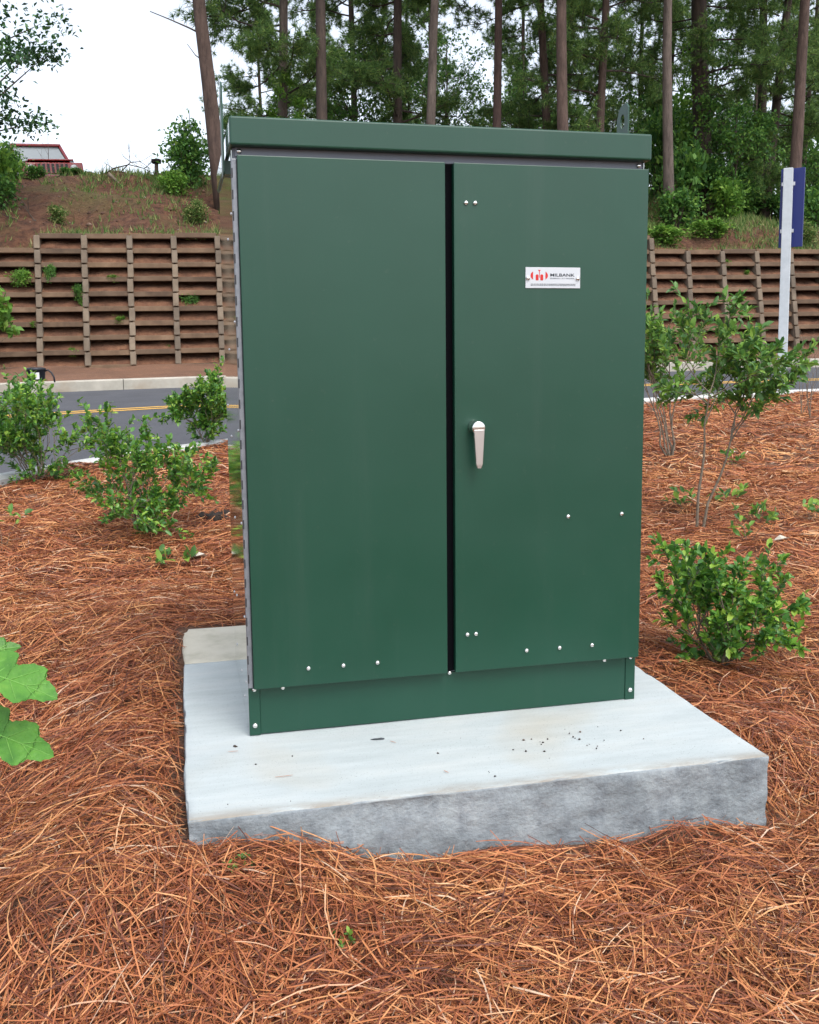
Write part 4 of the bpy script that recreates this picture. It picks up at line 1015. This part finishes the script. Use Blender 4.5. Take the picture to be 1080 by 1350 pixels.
# ------------------------------------------------------------------ sign by the road
p = at(1030, 520, 17.6); zb = float(ground_h(p[0], p[1])); zt = at(1037, 222, 17.6)[2]
sg = empty('street_sign', (p[0], p[1], zb), R(-24)); tag(sg, 'dark blue sign seen from behind on a pale square post beside the road', 'sign')
M_post = mat_noise('pale_painted_aluminium', [(.3, (.42, .47, .50)), (.7, (.52, .57, .60))], 6, 5, .45, .05, .002, 50)
H = zt - zb; sh = -.006
pm = MB(); a = .078
pm.poly([(x + sh * z, y, z) for z in (-.2, H) for x, y in ((-a, -a), (a, -a), (a, a), (-a, a))], [(0, 3, 2, 1), (4, 5, 6, 7), (0, 1, 5, 4), (1, 2, 6, 5), (2, 3, 7, 6), (3, 0, 4, 7)]).build('post', M_post, sg, bevel=.008)
M_blue = mat_plain('dark_blue_sign_paint', srgb(16, 32, 100), .4)
pn = MB().box(-.15, .25, a + .012, a + .05, H - 1.33, H + .01).build('sign_panel', M_blue, sg, bevel=.006); pn.location = (sh * (H - .6), 0, 0); pn.rotation_euler = (0, 0, R(-10))
for z in (H - .25, H - 1.05): MB().box(sh * z - .11, sh * z + .11, a - .02, a + .03, z - .03, z + .03).build('bracket', M_steel, sg)

# ------------------------------------------------------------------ bucket on the far kerb
p = at(48, 502, 17.75); bk = empty('bucket', (p[0], p[1], p[2])); tag(bk, 'squat black bucket with a white label and curved handle on the far kerb', 'bucket')
M_blk = mat_plain('black_plastic', (.012, .014, .02), .45)
MB().lathe([(.13, 0), (.15, .02), (.165, .19), (.178, .195), (.178, .215), (.15, .23), (.10, .24)], 20).build('body', M_blk, bk, True)
MB().poly([(.168 * math.sin(t) * (1 + .0), -.168 * math.cos(t), z) for z in (.03, .15) for t in np.linspace(-.2, .7, 7)], [(i, i + 1, i + 8, i + 7) for i in range(6)]).build('label', mat_plain('white_paper', (.6, .6, .6), .6), bk)
MB().tube([(.16, 0, .17), (.22, 0, .19), (.28, 0, .14), (.32, 0, .06), (.33, 0, -.03)], .016, 8).build('handle', M_blk, bk, True)

# ------------------------------------------------------------------ red car on the crest
M_car = mat_plain('red_car_paint', srgb(120, 16, 18), .25, 0, Coat_Weight=.6); M_glass = mat_plain('car_glass', (.10, .12, .13), .05, 0, IOR=1.9); M_trim = mat_plain('black_trim', (.015, .015, .017), .5)
M_tyre = mat_plain('tyre_rubber', (.02, .02, .02), .85); M_lamp = mat_plain('headlamp_glass', (.35, .37, .38), .1)
hd_ = np.array([.55, -.835]); p = at(58, 212, 34.0)
car = empty('parked_car', (p[0] - hd_[0] * .8, p[1] - hd_[1] * .8, p[2] - 1.38)); car.scale = (1.12, 1.2, 1.17); car.rotation_euler = (R(5), R(1.5), R(-56.6)); tag(car, 'boxy red off-road car parked on the crest, seen above the bank', 'car')
sidep = [(-2.05, .5), (-2.1, .9), (-2.05, 1.06), (.78, 1.08), (1.7, 1.02), (1.95, .98), (2.0, .62), (1.95, .42), (1.75, .38), (1.62, .62), (1.2, .72), (.82, .6), (.7, .34), (-.75, .34), (-.88, .6), (-1.25, .72), (-1.62, .6), (-1.78, .42)]
MB().extrude([(x, -.82, z) for x, z in sidep], (0, 1.64, 0)).build('body', M_car, car, bevel=.03)
MB().poly([(x, y, z) for (x, z, w_) in ((-2.0, 1.07, .76), (.80, 1.075, .76), (.36, 1.62, .64), (-1.85, 1.64, .64)) for y in (-w_, w_)], [(0, 2, 4, 6), (1, 7, 5, 3), (0, 1, 3, 2), (4, 5, 7, 6), (6, 7, 1, 0)]).build('side_glass', M_glass, car)
MB().poly([(.815, -.72, 1.085), (.815, .72, 1.085), (.375, .60, 1.61), (.375, -.60, 1.61), (.79, -.72, 1.075), (.79, .72, 1.075), (.35, .60, 1.60), (.35, -.60, 1.60)], [(0, 1, 2, 3), (7, 6, 5, 4), (0, 4, 5, 1), (1, 5, 6, 2), (2, 6, 7, 3), (3, 7, 4, 0)]).build('windshield', mat_plain('windscreen_glass', (.22, .25, .26), .06, 0, IOR=1.7), car)
MB().box(-1.95, .44, -.68, .68, 1.62, 1.70).build('roof', M_car, car, bevel=.03)
for y in (-1, 1):
    for x0, x1 in ((.84, .38), (-.35, -.38), (-1.2, -1.2), (-2.0, -1.88)): MB().tube([(x0, y * .775, 1.06), (x1, y * .655, 1.64)], .045, 6).build('pillar', M_car, car)
    MB().lathe([(.105, 0), (.105, .02), (.08, .04), (.02, .05)], 16, 'x', (1.975, y * .56, .82)).build('headlight', M_lamp, car, True)
    MB().box(.55, .68, y * .86 - .07, y * .86 + .07, 1.06, 1.2).build('mirror', M_trim, car, bevel=.02)
    for x in (1.22, -1.25):
        wh = MB().lathe([(.22, -.10), (.34, -.10), (.37, -.06), (.37, .06), (.34, .10), (.22, .10)], 20, 'y', (x, y * .76, .36)).build('wheel', M_tyre, car, True); MB().lathe([(.21, -.105), (.2, .105)], 16, 'y', (x, y * .76, .36)).build('rim', M_steel, wh)
gr = MB().box(1.96, 2.02, -.44, .44, .68, .96).build('grille', M_car, car, bevel=.01)
for i in range(7): MB().box(2.005, 2.024, -.40 + i * .12, -.33 + i * .12, .70, .94).build('slot', M_trim, gr)
MB().box(1.95, 2.14, -.84, .84, .42, .58).build('bumper', M_trim, car, bevel=.03)
MB().box(.78, 1.9, -.6, .6, 1.04, 1.085).build('bonnet', M_car, car, bevel=.02)

# ------------------------------------------------------------------ odds and ends on the crest and slope
def emb_pt(px, py, dp): q = at(px, py, dp); return np.array([q[0], q[1], float(emb_z(q[0], q[1]))])
b = emb_pt(206, 226, 31.6); t = at(207, 213, 31.6)
o = empty('short_post', b - np.array([0, 0, .1])); tag(o, 'short dark post with a flat cap on the crest', 'post'); hh = max(t[2] - b[2] + .1, .4)
MB().tube([(0, 0, 0), (.02, 0, hh)], [.07, .06], 8).build('shaft', M_twigd, o); MB().box(-.12, .15, -.1, .1, hh - .06, hh + .07).build('cap', M_gask, o, bevel=.02)
r_ = np.random.default_rng(8)


def fallen(label, pxs, dp, rad, sub=0, mat=M_twigd, lift=.03):
    pts = [at(x, y, dp) for x, y in pxs]; b = np.array(pts[0]); mb = MB(); mb.tube([q - b for q in pts], [rad * (1 - .6 * i / (len(pts) - 1)) for i in range(len(pts))], 6)
    out, tw = [], []
    for i in range(sub): q = pts[int(r_.integers(0, len(pts)))] - b; grow(r_, q, norm(np.array([r_.normal(), r_.normal() * .4, abs(r_.normal()) * .5])), r_.uniform(.3, .7), rad * .4, 0, 1, (3,), .7, out, tw)
    for q, w_ in out: mb.tube(q, w_, 4, False)
    o = mb.build('fallen_branch', mat, None, True); o.location = b.tolist(); tag(o, label, 'branch', 'fallen branches on the slope'); return o


fallen('thick broken stick lying down from the crest', ((143, 229), (150, 235), (159, 244)), 30.6, .07, 0, M_twig)
fallen('arching dead twigs along the crest by the short post', ((135, 232), (150, 222), (170, 217), (190, 222), (200, 228)), 31.3, .025, 6)
fallen('second arch of dead twigs left of the short post', ((160, 226), (172, 214), (185, 213), (198, 222)), 31.5, .02, 5)
fallen('twisted dark root at the left end above the crib wall', ((8, 305), (28, 293), (46, 291), (57, 302), (66, 320)), 27.2, .055, 3)
fallen('thin dead twig standing up by the red car', ((64, 226), (64, 205), (63, 176)), 33.0, .014, 2)
for pxs, rad in ((((270, 47), (250, 37), (225, 26), (198, 15)), .03), (((271, 82), (258, 73), (247, 58)), .022), (((266, 10), (255, 4), (246, 0)), .018)):      # dead side branches of the leaning pine
    MB().tube([at(x, y, 29.45) - np.array(lean_pine.location) for x, y in pxs], [rad * (1 - .6 * i / (len(pxs) - 1)) for i in range(len(pxs))], 6).build('dead_branch', M_twigd, lean_pine, True)

# ------------------------------------------------------------------ litter on the pad and in the straw
def cabw(x, y, z): c, s = math.cos(CROT), math.sin(CROT); return np.array([CAB[0] + x * c - y * s, CAB[1] + x * s + y * c, z])


N = 22; r_ = np.random.default_rng(19)
q = np.stack([r_.normal(.93, .12, N), r_.normal(-.27, .055, N)], -1); q = np.concatenate([q, np.stack([r_.uniform(-.15, 1.4, 14), r_.uniform(-.5, -.05, 14)], -1)]); N = len(q); sz = r_.uniform(.0015, .0045, N) * (1 + 1.6 * (r_.random(N) < .08))
C = np.array([cabw(a, b_, .002) for a, b_ in q]); V = C[:, None] + ov[None] * sz[:, None, None] * r_.uniform(.5, 1.5, (N, 6, 1)); F = (np.arange(N)[:, None, None] * 6 + of[None]).reshape(-1, 3)
o = add('dirt_crumbs', np_mesh('dirt_crumbs', V.reshape(-1, 3), F), mat_leaf('dirt_crumbs', [(0, (.02, .016, .013)), (.8, (.06, .045, .035)), (1, (.13, .10, .08))], .9, 0)); tag(o, 'dark crumbs of dirt scattered on the pad near its right side', 'dirt', kind='stuff')
for i, (x, y, a, L, lab) in enumerate(((.07, -.335, .25, .05, 'single dry needle lying on the left of the pad'), (.42, -.17, -.6, .022, 'short dry needle below the left door'), (.52, -.42, -.9, .02, 'tiny needle near the front edge of the pad'), (-.06, -.12, .1, .03, 'dry needle beside the front left cabinet corner'))):
    n1 = np.zeros(1); V_, F_ = ribbons(np.zeros((1, 3)), n1 + a, n1, n1 + L, n1 + .0025, n1 + .2, n1 + .05, n1, 4); o = add('pine_needle', np_mesh('pine_needle', V_, F_), M_needle); o.location = cabw(x, y, .004).tolist(); tag(o, lab, 'needle', 'needles lying on the pad')
mb = MB(); mb.poly([(-.022, 0, .001), (-.008, -.007, .006), (.012, -.006, .009), (.024, .001, .004), (.010, .006, .003), (-.010, .006, .002), (-.02, .0, 0.0), (.02, .001, 0)], [(0, 1, 5), (1, 2, 4, 5), (2, 3, 4), (0, 6, 1), (1, 6, 7, 2), (2, 7, 3)])
o = mb.build('dead_leaf', mat_plain('grey_dead_leaf', (.09, .10, .11), .5)); o.location = cabw(.378, -.135, .001).tolist(); tag(o, 'curled grey dead leaf on the pad below the left door', 'leaf')
# dark lump of turned soil behind the left shrub
p = on_straw(287, 684); root = empty('soil_lump', p); tag(root, 'dark clump of turned soil in the straw beside the cabinet side panel', 'soil clump')
for i in range(9):
    a = r_.uniform(.04, .085); V = ov * a * r_.uniform(.7, 1.3, (6, 1)) + np.array([r_.normal(0, .13), r_.normal(0, .09), .02]); me = np_mesh('clod', V, of); add('clod', me, mat_noise('dark_turned_soil', [(.3, (.014, .010, .008)), (.7, (.05, .036, .028))], 30, 6, .95, .8, .02) if i == 0 else bpy.data.materials['dark_turned_soil'], root)
for px, py, lab in ((966, 601, 'pale scrap of leaf on the straw beside the leggy shrub'), (1030, 722, 'pale curled dead leaf behind the holly shrub'), (262, 738, 'pale dry leaf in the straw below the open shrub')):
    q = on_straw(px, py); mb = MB(); mb.poly([(-.05, 0, .02), (-.01, -.03, .035), (.04, -.012, .045), (.055, .012, .03), (0, .03, .05), (-.03, .02, .03)], [(0, 1, 4, 5), (1, 2, 3, 4)]); o = mb.build('dead_leaf', mat_plain('pale_dead_leaf', (.5, .46, .38), .7)); o.location = (q[0], q[1], q[2] + .015); tag(o, lab, 'leaf', 'pale dead leaves in the straw')
